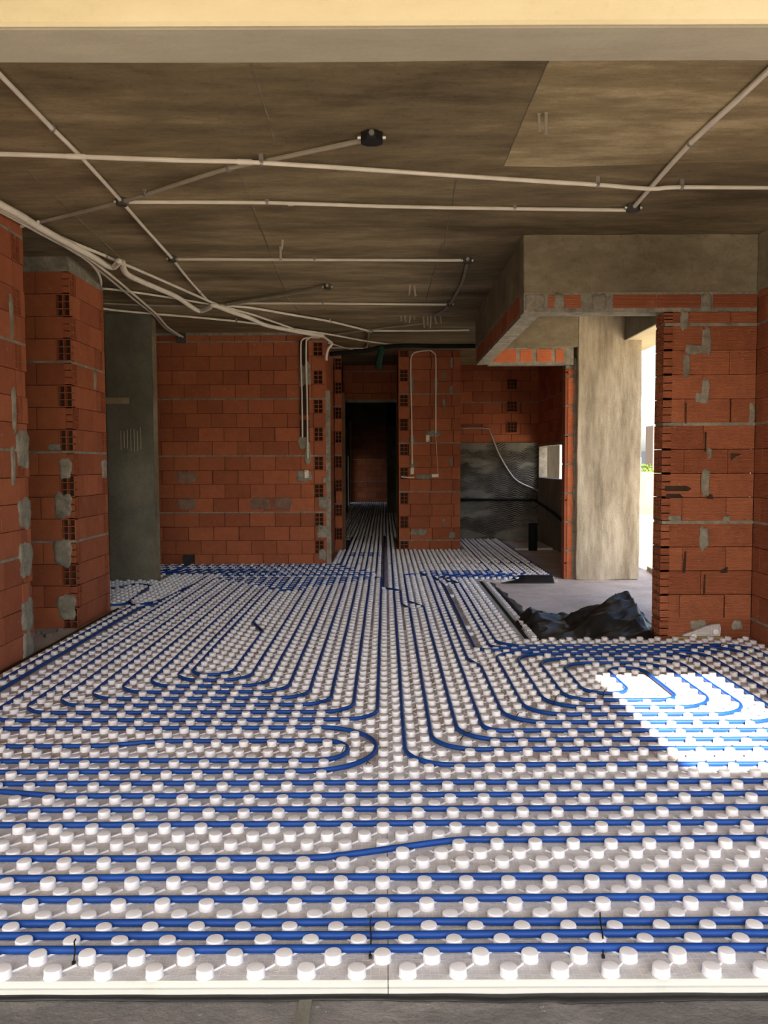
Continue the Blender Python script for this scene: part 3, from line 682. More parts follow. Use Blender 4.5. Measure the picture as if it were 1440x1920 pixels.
for ri, (xa, xb, ya, yb) in enumerate(RECTS):
    xs = splits(xa, xb, PW, 0.003); ys = splits(ya, yb, PH_, 2.07)
    for ix in range(len(xs)-1):
        for iy in range(len(ys)-1):
            u0, u1, v0, v1 = xs[ix], xs[ix+1], ys[iy], ys[iy+1]
            rnd = random.Random(ix*131+iy*17+ri); mb = MB(); g = .0010
            if ri == 0 and iy == 0:   # front panels: stepped (rebated) front edge
                mb.box(u0+g, u1-g, v0+.004, v1-g, .0195, TH); mb.box(u0+g, u1-g, v0-.008, v1-g, 0.003, .0205, 2)
                mb.box(u0+g, u1-g, v0, v0+.0045, .0195, TH+.0005, 2)
            else:
                mb.box(u0+g, u1-g, v0+g, v1-g, 0.002, TH)
            j0, j1 = math.ceil((u0-X0-.0)/A_), math.floor((u1-X0-.001)/A_)
            r0, r1 = math.ceil((v0-Y0)/A_+.5), math.floor((v1-Y0-.001)/A_+.5)
            lod = 0 if v0 < 4.6 else (1 if v0 < 8.5 else 2)
            for r_ in range(r0, r1+1):
                for j in range(j0, j1+1):
                    if (r_+j) % 2: continue
                    x, y = X0+j*A_, Y0+(r_-.5)*A_
                    if x < xa+.022 or x > xb-.022 or y < ya+.018 or y > yb-.012: continue
                    d, qx, qy = near_pipe(x, y)
                    if d < .0318:
                        if d < .016: continue
                        x += (x-qx)/d*(.0318-d)*.9; y += (y-qy)/d*(.0318-d)*.9
                    nub(mb, x, y, rnd, lod)
                    if y < 6.6:   # moulded ribs between studs
                        c = .7071
                        mb.obox((x, y), (c, c), (-c, c), .018, .0655*1.414*.5+.016, -.0016, .0016, TH-.001, TH+.0055, 1)
                        if (r_ % 2 == 0 and lod) or (lod == 0 and (r_//2) % 2 == 0): mb.obox((x, y), (-c, c), (c, c), .018, .050, -.0016, .0016, TH-.001, TH+.0045, 1)
            o = mb.build('insulation_board', [M['foam_clean' if v0 < 3.6 else 'foam'], M['foam_stud'], M['foam_edge']], None, True, 32, origin=((u0+u1)/2, (v0+v1)/2, 0))
            o['category'] = 'foam panel'; o['group'] = 'studded foam boards'
            ords = ['first', 'second', 'third', 'fourth', 'fifth', 'sixth', 'seventh', 'eighth', 'ninth', 'tenth', 'eleventh', 'twelfth', 'thirteenth', 'fourteenth', 'fifteenth', 'sixteenth', 'seventeenth', 'eighteenth', 'nineteenth', 'twentieth', 'twenty-first', 'twenty-second', 'twenty-third', 'twenty-fourth', 'twenty-fifth']
            zone = ['before the brick pier', 'between the left pillar and the bay', 'before the grey column', 'before the back wall', 'behind the grey column', 'before the corridor pier', 'in the corridor mouth', 'on the kitchen floor', 'in the long corridor', 'at the far end of the corridor'][ri]
            lab = 'white studded foam panel %s, %s row, %s from left' % (zone, ords[iy], ords[ix])
            if ri == 0 and iy == 0:
                if abs(u1) < .02: lab = 'white studded foam panel at the front edge, just left of the seam'
                elif abs(u0) < .02: lab = 'white studded foam panel at the front edge, just right of the seam'
            o['label'] = lab
# edge strip of foam by the bay
mb = MB()
for i in range(44):
    y = 6.2+i*.0702; mb.box(1.095, 1.13, y, y+.055, .03, .058+random.random()*.008)
mb.box(1.085, 1.135, 6.19, 9.32, .002, .038)
tag(mb.build('foam_strip', M['foam_stud']), 'narrow notched white foam strip edging the panels beside the bare bay floor', 'foam strip')
mb = MB(); mb.box(1.048, 1.083, 6.19, 9.34, .002, .03); tag(mb.build('dark_edge_film', M['green']), 'dark green film in the slot between the panels and the notched foam strip', 'film')

# cable ties
def tie(px, py0, py1, lean=0.0, lab='thin black cable tie standing up from a blue pipe in the foreground'):
    p = onz(px, py1, ZP); q = onz(px+lean, py0, ZP); mb = MB()
    a = Vector((p.x, p.y, TH+.004)); b_ = Vector((q.x, q.y, ZP+RP+.006)); 
    mb.tube([a, a.lerp(b_, .35)+Vector((.002, 0, .012)), a.lerp(b_, .7)+Vector((-.002, 0, .012)), b_], .0022, 5)
    mb.box(a.x-.004, a.x+.004, a.y-.004, a.y+.004, a.z-.004, a.z+.004)
    tag(mb.build('cable_tie', M['black']), lab, 'cable tie', 'cable ties on the pipes')
tie(694, 1730, 1788, 2, 'black cable tie in the foreground, left of the panel seam'); tie(1131, 1722, 1788, -6, 'black cable tie in the foreground right, crossing three pipes'); tie(138, 1772, 1800, 4, 'black cable tie at the far left of the foreground, frayed at its end')
def whisk(px, py, dx, dy, lab, h=.05):
    p = onz(px, py, ZP+RP); q = onz(px+dx, py+dy, ZP+RP+.0); mb = MB()
    mb.tube([p-Vector((0, 0, .012)), p.lerp(q, .5)+Vector((0, 0, .016)), q+Vector((0, 0, .010))], .0022, 5); tag(mb.build('cable_tie', M['black']), lab, 'cable tie', 'cable ties on the pipes')
for i, (a, b_, c, d) in enumerate(((443, 1262, 10, 11), (478, 1276, 20, 8), (546, 1297, 26, 10), (588, 1312, 18, 8), (633, 1345, 2, -8), (640, 1408, 10, -4), (684, 1433, 10, 3), (862, 1384, 22, -8), (965, 1345, 14, -5), (1037, 1318, 11, -13), (783, 1421, 10, -6), (1130, 1303, 7, -7), (1290, 1238, 6, -8), (1350, 1218, 8, -6), (395, 1188, 8, 4))):
    whisk(a, b_, c, d, 'thin black cable tie sticking up '+('at the innermost bend of the left spiral', 'at the second bend of the left spiral', 'at the third bend of the left spiral', 'at the fourth bend of the left spiral', 'at the outermost bend of the left spiral', 'at the tip of the inner blue U', 'at the tip of the outer blue U', 'at the third corner bend of the right half', 'at the fifth corner bend of the right half', 'left of the sunlit patch, longest there', 'at the outermost corner bend of the right half', 'at the left edge of the sunlit patch', 'on the loops beyond the sunlit patch', 'near the foot of the brick pier', 'on the bare studs inside the left spiral')[i])

# ================================================================= ceiling conduits
RC = .0115
def clip_on(parent, p, q, r):
    d = (q-p).normalized(); mb = MB(); mb.tube([p-d*.008, p+d*.008], r*1.45, 10); mb.box(p.x-.012, p.x+.012, p.y-.012, p.y+.012, p.z, ZC); mb.build('conduit_clip', M['steel'], parent)
def conduit(pl, label, r=RC, m_=None, drop=.0, clips=(), sleeves=(), sub=5, name='electrical_conduit', n=9):
    z = ZC-r-.008-drop
    pts = [onz(x, y, z) for x, y in pl]
    mb = MB(); sm = smooth_path(pts, sub) if len(pts) > 2 else pts
    mb.tube(sm, r, n); o = mb.build(name, m_ or M['conduit'], None, True, 40); tag(o, label, 'conduit')
    for (x, y, x2, y2) in clips: clip_on(o, onz(x, y, z), onz(x2, y2, z), r)
    for (x, y, x2, y2) in sleeves:
        mb = MB(); mb.tube([onz(x, y, z), onz(x2, y2, z)], r*1.22, 10); mb.build('coupling_sleeve', m_ or M['conduit'], o)
    return o
def jbox(px, py, label, r=.045, m_=None, drop=0):
    p = onz(px, py, ZC-.02); e = empty('junction_box', (p.x, p.y, ZC), label, 'junction box')
    mb = MB(); n = 8
    pl = [(r*math.cos(PI/8+2*PI*i/n), r*math.sin(PI/8+2*PI*i/n)) for i in range(n)]; mb.prism(pl, -.045, .002)
    mb.build('box_body', m_ or M['box'], e); mb = MB()
    for i in range(4): mb.tube([(r*.7*math.cos(i*PI/2), r*.7*math.sin(i*PI/2), -.02), ((r+.012)*math.cos(i*PI/2), (r+.012)*math.sin(i*PI/2), -.02)], .014, 8)
    mb.build('box_socket', M['steel'], e); return e
conduit([(-60, 85), (0, 140), (95, 238), (150, 292), (228, 378)], 'white conduit crossing the upper left corner of the ceiling', clips=((98, 241, 110, 254),), sub=2)
conduit([(228, 378), (275, 432), (323, 485)], 'white conduit between the two left junction boxes', clips=())
conduit([(323, 485), (352, 522), (375, 548), (398, 572)], 'white conduit dropping from the second junction box to the cable bundle', clips=((375, 548, 380, 553),))
conduit([(-40, 288), (75, 291), (350, 301), (470, 304), (720, 320), (985, 338), (1130, 347), (1220, 354), (1275, 351), (1480, 352)], 'longest white conduit running right across the ceiling', RC*1.08, drop=.024, clips=((490, 305, 500, 306), (1120, 346, 1130, 347), (1278, 351, 1285, 351)), sleeves=((445, 303, 472, 304), (125, 293, 160, 294)), sub=3)
conduit([(232, 379), (500, 380), (720, 387), (950, 391), (1178, 394)], 'white conduit between the upper left and the right junction box', clips=((501, 380, 510, 380), (965, 391, 975, 391)), sleeves=((540, 382, 550, 382),), sub=2)
conduit([(40, 424), (100, 410), (230, 378), (300, 356), (380, 330), (435, 314), (500, 301), (600, 280), (688, 262)], 'dusty grey conduit rising diagonally to the black junction box', RC*1.15, M['conduit_grey'], clips=((430, 316, 440, 313), (272, 362, 280, 360)), sub=2)
conduit([(1187, 390), (1220, 352), (1295, 268), (1380, 190), (1480, 95)], 'pale grey conduit running diagonally to the upper right corner', RC*1.25, M['conduit'], clips=((1296, 268, 1302, 262),), sub=2)
conduit([(328, 486), (590, 487), (872, 488)], 'straight white conduit between the middle junction boxes', clips=((590, 487, 600, 487),), sub=2)
conduit([(876, 492), (866, 530), (844, 569)], 'dark conduit dropping from the middle right junction box', RC*1.3, M['conduit_grey'])
conduit([(425, 572), (445, 569), (600, 569), (838, 571)], 'straight white conduit above the back wall, left of the small box', clips=((605, 569, 615, 569),), sub=3)
conduit([(842, 572), (830, 583), (812, 592)], 'short dark conduit behind the small box at the far ceiling', RC, M['conduit_grey'])
conduit([(612, 539), (540, 552), (450, 567), (420, 572)], 'dusty conduit from the small square box to the bundle', RC*1.3, M['conduit_grey'], sub=2)
conduit([(188, 541), (215, 543), (300, 555), (400, 571), (440, 573)], 'thin white conduit above the grey column, topmost of three', RC*.9, drop=.01)
conduit([(180, 568), (300, 573), (410, 574)], 'thin dusty conduit above the grey column, middle of three', RC*.9, M['conduit_grey'], sub=2)
conduit([(160, 574), (240, 584), (440, 602), (600, 624), (690, 640), (762, 649)], 'thin white conduit above the grey column running on to the black pipe', RC, drop=.012, clips=((443, 602, 450, 603),))
conduit([(420, 573), (470, 577), (540, 589), (620, 603), (690, 620)], 'white conduit slanting right toward the far junction box', RC*1.1, drop=.01, clips=((619, 603, 625, 604),))
conduit([(692, 620), (780, 620), (880, 619)], 'straight white conduit running right from the far junction box', RC, sub=2)
conduit([(692, 620), (690, 636), (688, 652)], 'short conduit between the far boxes above the corridor', RC, M['conduit_grey'])
conduit([(620, 628), (690, 619), (750, 611), (790, 607)], 'dusty conduit slanting up to the row of hanging rods', RC, M['conduit_grey'], sub=2)
conduit([(610, 652), (690, 653)], 'short white conduit left of the far box above the corridor', RC*.9)
conduit([(560, 638), (600, 640), (640, 650), (668, 658)], 'thin conduit curving over the end of the back wall', RC*.9, drop=.03)
conduit([(-30, 378), (0, 390), (60, 420), (130, 452), (200, 481), (300, 524), (400, 568), (430, 578), (480, 592), (560, 620), (592, 633)], 'white conduit beside the thick corrugated hose', RC*1.1, drop=.01, clips=((198, 480, 204, 483),))
conduit([(-30, 380), (0, 396), (75, 437), (150, 479), (200, 518), (250, 560), (290, 592), (310, 615), (345, 635)], 'lower thin conduit bending down to the top of the back wall', RC, drop=.03, clips=((155, 481, 160, 485),))
conduit([(-30, 374), (0, 391), (80, 434), (158, 479), (210, 518), (260, 560), (294, 590), (315, 614), (343, 632)], 'upper thin conduit bending down to the top of the back wall', RC, drop=.045)
conduit([(120, 460), (160, 485), (182, 508), (189, 528), (188, 543)], 'thin conduit curling down beside the brick pillar', RC, drop=.04)
conduit([(72, 416), (45, 423), (28, 430), (21, 445), (20, 462)], 'short conduit curling down into the near left wall', RC, drop=.02)
def hose(pl, label, r=.021):
    z = ZC-r-.03; pts = smooth_path([onz(x, y, z) if len((x, y)) == 2 else None for x, y in pl], 6)
    dense = [pts[0]]
    for p in pts[1:]:
        L = (p-dense[-1]).length; n_ = max(1, int(L/.007)); q0 = dense[-1]
        for j in range(1, n_+1): dense.append(q0.lerp(p, j/n_))
    mb = MB(); mb.tube(dense, r, 10, rf=lambda i: (1.0, .93, .86, .93)[i % 4])
    return tag(mb.build('corrugated_hose', M['hose'], None, True), label, 'hose')
hose([(-40, 358), (0, 383), (40, 405), (80, 430), (140, 463), (180, 485), (197, 496), (212, 501), (221, 493), (223, 489)], 'thick white corrugated hose entering from the left and hooking up into the ceiling', .026)
hose([(230, 492), (232, 505), (243, 517), (280, 534), (330, 556), (358, 575), (375, 583), (392, 577), (400, 572), (430, 583), (470, 597), (500, 610), (560, 622), (606, 630)], 'thick white corrugated hose continuing to the end of the back wall', .026)
# hose tail down the wall end
tubeobj('hose_tail', [ony(606, 631, 10.84), ony(618, 640, 10.84), ony(622, 645, 10.84), ony(615, 655, 10.84), ony(612, 668, 10.84), ony(612, 676, 10.84)], .017, M['hose'], 'white cable tail hanging over the right end of the back wall', 'hose', sub=5)
jbox(228, 378, 'junction box at the crossing of conduits on the left of the ceiling', .035); jbox(323, 485, 'second junction box down the left conduit line', .033); jbox(697, 258, 'black junction box at the end of the dusty diagonal conduit', .060, M['black'])
jbox(1187, 389, 'junction box at the right end of the long lower conduit', .045); jbox(876, 488, 'junction box just left of the concrete side beam', .038); jbox(843, 570, 'small far junction box left of the side beam', .032)
jbox(614, 537, 'small square box near the middle of the far ceiling', .038); jbox(692, 620, 'far junction box above the corridor opening', .040, M['steel']); jbox(688, 652, 'farthest small box over the corridor opening', .035, M['steel'])
# rods poking out of the ceiling
def rod(px, py0, py1, lab, dx=0, r=.006, m_=None):
    p = onz(px, py0, ZC); L = (py1-py0)*p.y/F
    mb = MB(); mb.tube([(p.x, p.y, ZC+.005), (p.x+dx*.5, p.y, ZC-L*.6), (p.x+dx, p.y-.01, ZC-L)], r, 7)
    mb.box(p.x-.009, p.x+.009, p.y-.009, p.y+.009, ZC-.008, ZC)
    tag(mb.build('hanging_rod', m_ or M['whiterod'], None), lab, 'rod', 'short rods hanging from the ceiling')
rod(1010, 212, 245, 'left of two short rods hanging from the pale part of the ceiling', .004, .008, M['conduit_grey']); rod(1024, 210, 250, 'right of two short rods hanging from the pale part of the ceiling', 0, .009, M['conduit_grey'])
rod(530, 450, 468, 'upper bent rod hanging near the middle conduit', -.01, .009); rod(526, 463, 490, 'lower rod crossing in front of the middle conduit', 0, .009)
rod(769, 535, 553, 'left of a pair of short rods hanging above the far conduit', -.01, .009); rod(777, 536, 555, 'right of a pair of short rods hanging above the far conduit', .01, .009)
for i, (x, y0, y1, dx) in enumerate(((752, 592, 602, 0), (759, 592, 604, .01), (769, 592, 606, -.01), (777, 592, 598, 0), (794, 593, 614, .01), (802, 593, 610, 0), (808, 592, 616, -.01), (815, 594, 607, .02), (826, 593, 606, .01))):
    rod(x, y0, y1, ('leftmost', 'second from left', 'third from left', 'fourth from left', 'middle', 'fourth from right', 'third from right', 'second from right', 'rightmost')[i]+' short pale rod in the row hanging from the far ceiling', dx, .009)
# black insulated pipe at the far ceiling
bp = lambda px, py, y=11.5: ony(px, py, y)
tubeobj('insulated_pipe', [bp(618, 664), bp(650, 661), bp(690, 657), bp(715, 651), bp(760, 648), bp(820, 649), bp(882, 649), bp(960, 649)], .030, M['blackpipe'], 'thick black insulated pipe under the far ceiling above the corridor', 'pipe', 12, 4)
tubeobj('insulated_pipe', [bp(712, 650), bp(716, 656), bp(711, 672), bp(709, 692)], .045, M['green'], 'dark green wrapped pipe hanging down over the corridor opening', 'pipe', 12, 4)
for i, y in enumerate((674, 679)): tubeobj('corridor_conduit', [ony(622, y-1, 14.3), ony(700, y, 14.3), ony(748, 677, 14.3)], .010, M['conduit_grey'], ('upper', 'lower')[i]+' thin conduit along the corridor header', 'conduit')

# wall conduits and white socket boxes
def wallc(pl, y, label, r=.011):
    return tubeobj('wall_conduit', [ony(a, b_, y) for a, b_ in pl], r, M['conduit'], label, 'conduit', 8, 4)
wallc([(600, 633), (575, 633), (567, 637), (564, 646), (564, 680), (566, 740), (567, 820)], 10.875, 'left of two white conduits running down the back wall')
wallc([(610, 632), (585, 632), (577, 636), (574, 643), (574, 690), (576, 760), (577, 860)], 10.87, 'right of two white conduits running down the back wall', .012)
wallc([(805, 657), (785, 659), (776, 662), (771, 670), (770, 690), (772, 800), (773, 870)], 12.62, 'left white conduit bending down the brick pier by the corridor')
wallc([(795, 656), (806, 657), (813, 662), (817, 672), (817, 740), (817, 812)], 12.62, 'right white conduit bending down the brick pier by the corridor')
wallc([(752, 894), (765, 895), (777, 895)], 12.62, 'short horizontal conduit low on the brick pier')
wallc([(817, 812), (819, 850), (821, 890)], 12.635, 'thin dark cable between the two right socket boxes on the pier', .003)
def socket(px, py, y, w_, h_, label):
    p = ony(px, py, y); e = empty('socket_box', (p.x, y, p.z), label, 'socket box'); mb = MB(); t_ = .006
    mb.box(-w_/2, w_/2, -.004, .02, -h_/2, -h_/2+t_); mb.box(-w_/2, w_/2, -.004, .02, h_/2-t_, h_/2); mb.box(-w_/2, -w_/2+t_, -.004, .02, -h_/2, h_/2); mb.box(w_/2-t_, w_/2, -.004, .02, -h_/2, h_/2); mb.box(-w_/2, w_/2, .002, .02, -h_/2, h_/2)
    mb.build('box_frame', M['whitebox'], e); mb = MB()
    for (a, b_) in ((0, 1), (1, 0)): mb.tube([((a*.6-.3)*w_*.8, .002, (b_*.7-.35)*h_), ((a*.6-.3)*w_*.8, -.004, (b_*.7-.35)*h_)], .006, 8)
    mb.build('knockout', M['box'], e)
socket(575, 889, 10.885, .052, .10, 'white socket box low on the right end of the back wall'); socket(773, 883, 12.635, .052, .10, 'upright white socket box on the left of the pier'); socket(802, 822, 12.635, .052, .10, 'upright white socket box high on the middle of the pier'); socket(816, 892, 12.635, .10, .05, 'white socket box lying sideways on the pier')

# ================================================================= loose things
# crumpled black sheet
def sheet(name, fz, u_n, v_n, fx, label):
    mb = MB(); vs = []; fs = []
    for j in range(v_n+1):
        for i in range(u_n+1):
            u, v = i/u_n, j/v_n; x, y = fx(u, v); vs.append((x, y, fz(u, v, x, y)))
    for j in range(v_n):
        for i in range(u_n):
            a = j*(u_n+1)+i; fs.append((a, a+1, a+u_n+2, a+u_n+1))
    mb.add(vs, fs); o = mb.build(name, M['sheet'], None, True); tag(o, label, 'plastic sheet')
    so_ = o.modifiers.new('thickness', 'SOLIDIFY'); so_.thickness = .0015; return o
rx = [1.06, 1.20, 1.33, 1.46, 1.58, 1.68, 1.80, 1.90, 2.02, 2.06, 2.12, 2.2]; rz = [.03, .11, .10, .07, .11, .18, .24, .27, .265, .13, .06, .02]
def fold(p, s_):
    v = 1-abs(noise.noise(p*s_)*2); return v*v
def fx(u, v):
    x = 1.06+u*(1.0+.14*min(1, max(0, (v-.28)/.15))); y = 6.205+v*(1.0+.15*math.sin(u*9)); return x+.03*noise.noise(Vector((u*3, v*6, 2)))*(1-u), y+.05*noise.noise(Vector((u*7, 3, 1)))*v*2
def fz(u, v, x, y):
    h_ = float(np.interp(x, rx, rz)); prof = math.sin(min(1, v/.62)*PI/2)**1.3 if v < .62 else max(0, 1-((v-.62)/.38))**.7
    env = min(1, u*7)*min(1, (1-u)*14); q = Vector((x*1.3-y*.8, y*1.5+x*.9, 0))
    q2 = Vector((x*.5+y*.9, (y-x*.6)*3.2, 0)); cr = (fold(q, 1.6)*.035+fold(q2+Vector((5, 3, 1)), 1.7)*.05+fold(q2*2.3+Vector((1, 9, 2)), 1.9)*.014-.03)
    return max(.004+.003*fold(q, 9), .006+h_*prof*(.86)+cr*env*(.35+prof*.8)*min(1, v*6+.1))
sheet('black_plastic_sheet', fz, 110, 90, fx, 'crumpled black plastic sheeting heaped on the bare floor against the brick pier')
def fx2(u, v): return 1.30+u*.60, 9.34+v*.20
def fz2(u, v, x, y): return .004+(.02+.055*math.sin(min(1, u*1.5)*PI/2))*min(1, v*1.6)*(1-max(0, v-.8)*1.5)+.006*fold(Vector((x*4, y*4, 3)), 2) if v > 0 else .004
sheet('black_plastic_sheet', lambda u, v, x, y: .003+(.07*min(1, u*2.2)+.004*fold(Vector((x*9, y*9, 3)), 1))*min(1, v*2.5)+.0, 40, 14, fx2, 'dark foil flap folded over the panel edge in front of the kitchen')
mb = MB(); vs = []; n_ = 60
for i in range(n_+1):
    y = 6.3+i*3.0/n_; w_ = .10+.035*noise.noise(Vector((y*4, 0, 0)))+.05*max(0, math.sin((y-6.3)*1.2)); vs += [(1.13, y, .006), (1.13+w_*.5, y, .022+.01*noise.noise(Vector((y*6, 2, 0)))), (1.13+w_, y, .004)]
mb.add(vs, [f for i in range(n_) for f in ((i*3, i*3+1, i*3+4, i*3+3), (i*3+1, i*3+2, i*3+5, i*3+4))])
o = mb.build('black_membrane', M['sheet'], None, True); tag(o, 'strip of black membrane showing along the bay side of the panels', 'membrane'); o.modifiers.new('t', 'SOLIDIFY').thickness = .002
mb = MB(); vs = []; n_ = 160
for i in range(n_+1):
    x = -2.43+i*5.13/n_; w_ = .022+.016*noise.noise(Vector((x*1.7, 1, 0)))+(.012 if x > 0.45 else 0)+.006*noise.noise(Vector((x*9, 1, 0))); vs += [(x, 2.10, .0028), (x, 2.063-w_*.4, .006+.004*noise.noise(Vector((x*5, 4, 0)))), (x, 2.063-w_, .0025)]
mb.add(vs, [f for i in range(n_) for f in ((i*3+3, i*3+4, i*3+1, i*3), (i*3+4, i*3+5, i*3+2, i*3+1))])
o = mb.build('black_membrane', M['sheet'], None, True); tag(o, 'strip of black membrane peeping out under the front edge of the foam panels', 'membrane'); o.modifiers.new('t', 'SOLIDIFY').thickness = .002
mb = MB(); vs = []
for i in range(61):
    y = 2.1+i*(5.6/60); w_ = .035+.02*noise.noise(Vector((y*3, 0, 0))); vs += [(-2.47-w_*.3, y, .03), (-2.45, y, .008), (-2.43, y, .004)]
mb.add(vs, [f for i in range(60) for f in ((i*3, i*3+1, i*3+4, i*3+3), (i*3+1, i*3+2, i*3+5, i*3+4))])
o = mb.build('black_membrane', M['sheet'], None, True); tag(o, 'strip of black membrane along the foot of the left walls', 'membrane'); o.modifiers.new('t', 'SOLIDIFY').thickness = .002
# foam fragment and strip against the pier
e = empty('foam_fragment', (2.4, 6.22, 0), 'broken triangular piece of white studded foam leaning on the brick pier', 'foam fragment')
pl = [(1278, 1197), (1283, 1190), (1300, 1184), (1322, 1175), (1338, 1171), (1350, 1170), (1352, 1178), (1349, 1204), (1330, 1204)]
fr = [ony(x, y, 6.235-(1204-y)/1100) for x, y in pl]; mb = MB(); nn = len(fr); off = Vector((0, .03, 0)); base = Vector((2.4, 6.22, 0))
mb.add([tuple(p-base) for p in fr]+[tuple(p+off-base) for p in fr], [tuple(range(nn))[::-1], tuple(range(nn, 2*nn))]+[(i, (i+1) % nn, (i+1) % nn+nn, i+nn) for i in range(nn)])
mb.build('foam_plate', M['foam'], e); 
for (x, y) in ((1341, 1184), (1300, 1193)):
    p = ony(x, y, 6.205)-base; mb = MB(); mb.tube([p+Vector((0, .03, 0)), p, p+Vector((0, -.012, 0))], .021, 16); mb.build('stud', M['foam_stud'], e)
mb = MB(); mb.obox((2.17, 6.20), (.995, -.03), (0, 1), 0, .36, 0, .035, .035, .052); tag(mb.build('foam_offcut', M['yellowwood']), 'long yellowish offcut lying at the foot of the brick pier', 'offcut')
# plank outside
p, q = onz(1213, 1064, .03), onz(1262, 1105, .03); d = (q-p).normalized(); mb = MB(); mb.obox((p.x, p.y), (d.x, d.y), (-d.y, d.x), 0, 1.6, 0, .13, .0, .05); tag(mb.build('wooden_plank', M['wood']), 'grey weathered plank lying on the terrace beyond the pier', 'plank')
# rubble between left wall and pillar
for i in range(26):
    rnd = random.Random(i); x = rnd.uniform(-3.3, -2.6); y = rnd.uniform(6.0, 6.8); s_ = rnd.uniform(.012, .04); mb = MB()
    n_ = 7; vs = [(x+s_*math.cos(a*.9)*rnd.uniform(.7, 1.2), y+s_*math.sin(a*.9)*rnd.uniform(.7, 1.2), 0) for a in range(n_)]; tp = [(x+(a-x)*.6, y+(b_-y)*.6, s_*rnd.uniform(.5, .8)) for a, b_, c in vs]
    mb.add(vs+tp, [tuple(range(n_, 2*n_))]+[(a, (a+1) % n_, (a+1) % n_+n_, a+n_) for a in range(n_)]); tag(mb.build('rubble_chunk', M['mortar']), 'small chunk of mortar rubble between the left wall and the brick pillar', 'rubble', 'mortar rubble by the left wall')
for i, (px, py, s_) in enumerate(((595, 1888, .012), (610, 1897, .008), (1015, 1888, .015), (1020, 1895, .01), (375, 1903, .009), (505, 1885, .007), (803, 1884, .008), (1240, 1880, .009))):
    p = onz(px, py, 0); rnd = random.Random(i+99); s_ *= .65; n_ = 7; mb = MB(); vs = [(p.x+s_*math.cos(a*.9)*rnd.uniform(.7, 1.2), p.y+s_*math.sin(a*.9)*rnd.uniform(.7, 1.2), 0) for a in range(n_)]; tp = [(p.x+(a-p.x)*.6, p.y+(b_-p.y)*.6, s_*.45) for a, b_, c in vs]
    mb.add(vs+tp, [tuple(range(n_, 2*n_))]+[(a, (a+1) % n_, (a+1) % n_+n_, a+n_) for a in range(n_)]); tag(mb.build('rubble_chunk', M['front_slab']), 'tiny mortar crumb on the concrete threshold in the foreground', 'rubble', 'crumbs on the threshold')

# ================================================================= outside: terrace edge and city
mb = MB(); mb.box(2.8, 13.5, 20.4, 20.6, 0, 1.12); mb.box(13.4, 13.6, -9, 20.6, 0, 1.12)
tag(mb.build('terrace_parapet', concrete('parapet_render', (.15,.125,.08), (.185,.155,.10), (.21,.18,.12), (1,1,1), 1, .2, speck=.1)), 'low cream parapet wall around the sunlit terrace', 'parapet')
mb = MB(); mb.box(4.5, 9, 19.6, 19.75, 0, .12); tag(mb.build('terrace_kerb', M['cream']), 'pale kerb lying in front of the terrace parapet', 'kerb')
mb = MB(); mb.box(3.3, 5.5, 14.6, 20.3, 0, .001) if 0 else None
# ground
mb = MB(); mb.box(-700, 1200, 30, 1400, -26, -25); m_, t_, b__ = mat('city_ground', 1); b__.inputs['Base Color'].default_value = (.22,.21,.17,1)
struct(mb.build('floor_city_ground', m_), 'distant ground')
def winmat(name, wall, glass):
    m_, t_, b_ = mat(name, .8); b_.inputs['Base Color'].default_value = (*wall, 1); return m_
mw = plain('far_facade', (.26,.18,.13), .9); mg = plain('far_window', (.10,.13,.15), .4); mwh = plain('far_white', (.22,.23,.24), .9)
def building(px0, px1, ptop, dist, mm, label, fl=3.0, bays=4):
    a = ony(px0, ptop, dist); b_ = ony(px1, ptop, dist); W = b_.x-a.x
    e = empty('apartment_tower', (a.x, dist, -25), label, 'building'); mb = MB(); mb.box(0, W, 0, 16, 0, a.z+25); mb.build('tower_wall', mm, e)
    n_ = 0; z = a.z+25-fl
    while z > 18 and n_ < 90:
        for k in range(bays):
            if n_ >= 90: break
            mb = MB(); mb.box(W*(k+.22)/bays, W*(k+.8)/bays, -.3, .02, z+.6, z+2.1); mb.build('tower_window', mg, e); n_ += 1
        z -= fl
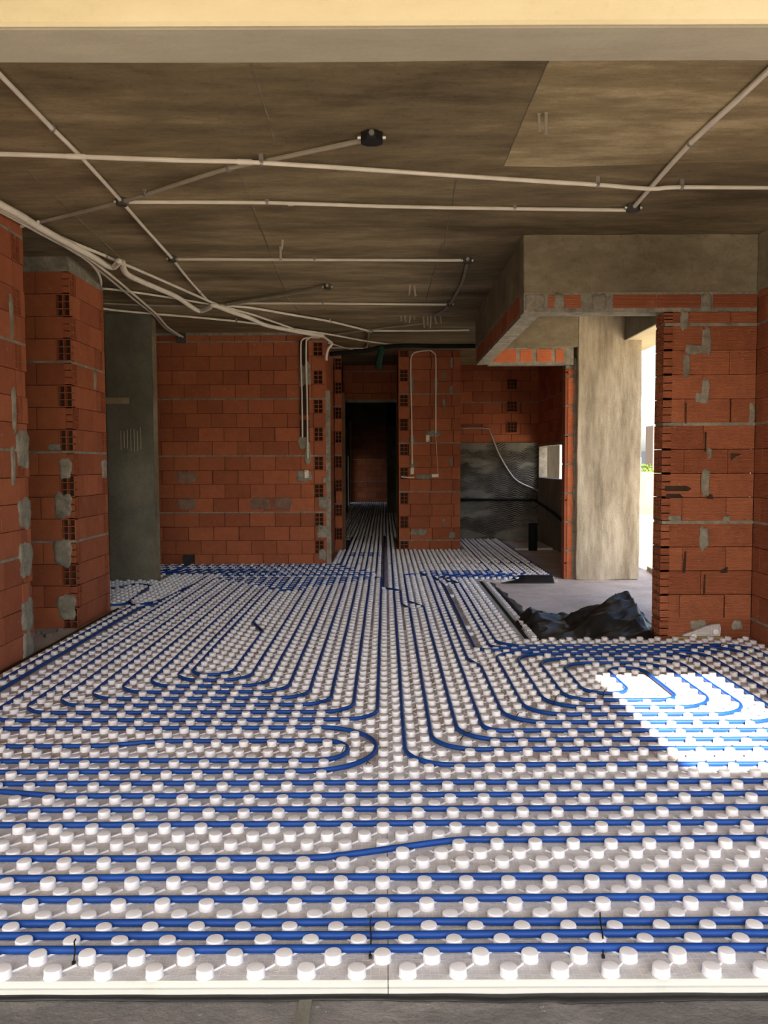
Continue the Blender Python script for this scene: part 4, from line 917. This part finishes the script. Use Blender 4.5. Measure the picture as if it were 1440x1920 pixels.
building(1225, 1250, 798, 560, mw, 'tall pinkish apartment tower seen in the gap beside the pier', 3.0, 4)
building(1214, 1224, 846, 700, mwh, 'pale mid-rise block left of the tall tower', 3.2, 2)
building(1196, 1216, 858, 760, mwh, 'low pale block on the horizon behind the trees', 3.2, 4)
def tree(px, ptop, dist, wid, seed, label):
    rnd = random.Random(seed); a = ony(px, ptop, dist); e = empty('tree', (a.x, dist, -25), label, 'tree'); mb = MB()
    Ht = a.z+25
    for i in range(420):
        th, ph = rnd.random()*2*PI, math.acos(rnd.uniform(-1, 1)); rr_ = rnd.uniform(.55, 1)
        c = Vector((wid*rr_*math.sin(ph)*math.cos(th), wid*rr_*math.sin(ph)*math.sin(th), Ht-Ht*.28+Ht*.28*rr_*math.cos(ph))); s_ = wid*rnd.uniform(.07, .14)
        ax = Vector((rnd.uniform(-1, 1), rnd.uniform(-1, 1), rnd.uniform(-1, 1))).normalized(); bx = ax.orthogonal().normalized(); cx = ax.cross(bx)
        mb.add([tuple(c+bx*s_), tuple(c+cx*s_*.7), tuple(c-bx*s_), tuple(c-cx*s_*.7), tuple(c+ax*s_*.5)], [(0, 1, 4), (1, 2, 4), (2, 3, 4), (3, 0, 4), (0, 3, 2, 1)])
    mb.build('foliage', M['leaf'], e); mb = MB(); mb.tube([(0, 0, 0), (0, 0, Ht*.75)], wid*.06, 8, rf=lambda i: (1, .6)[i]); mb.build('trunk', M['wood'], e)
M['leaf'] = plain('leaf', (.13,.22,.03), .7, .2, .4)
tree(1203, 866, 150, 3.2, 1, 'bright green tree top at the left of the terrace gap'); tree(1218, 868, 155, 3.6, 2, 'bright green tree top below the tall tower'); tree(1232, 872, 150, 3.0, 3, 'green tree top at the right of the terrace gap')
mb = MB(); a, b_ = ony(1196, 706, 40), ony(1245, 732, 40); mb.tube([a.lerp(b_, i/10)+Vector((0, 0, -.02*i*(10-i)/25)) for i in range(-6, 17)], .022, 5); tag(mb.build('overhead_cable', M['conduit_grey']), 'thin overhead cable across the sky in the terrace gap', 'cable')
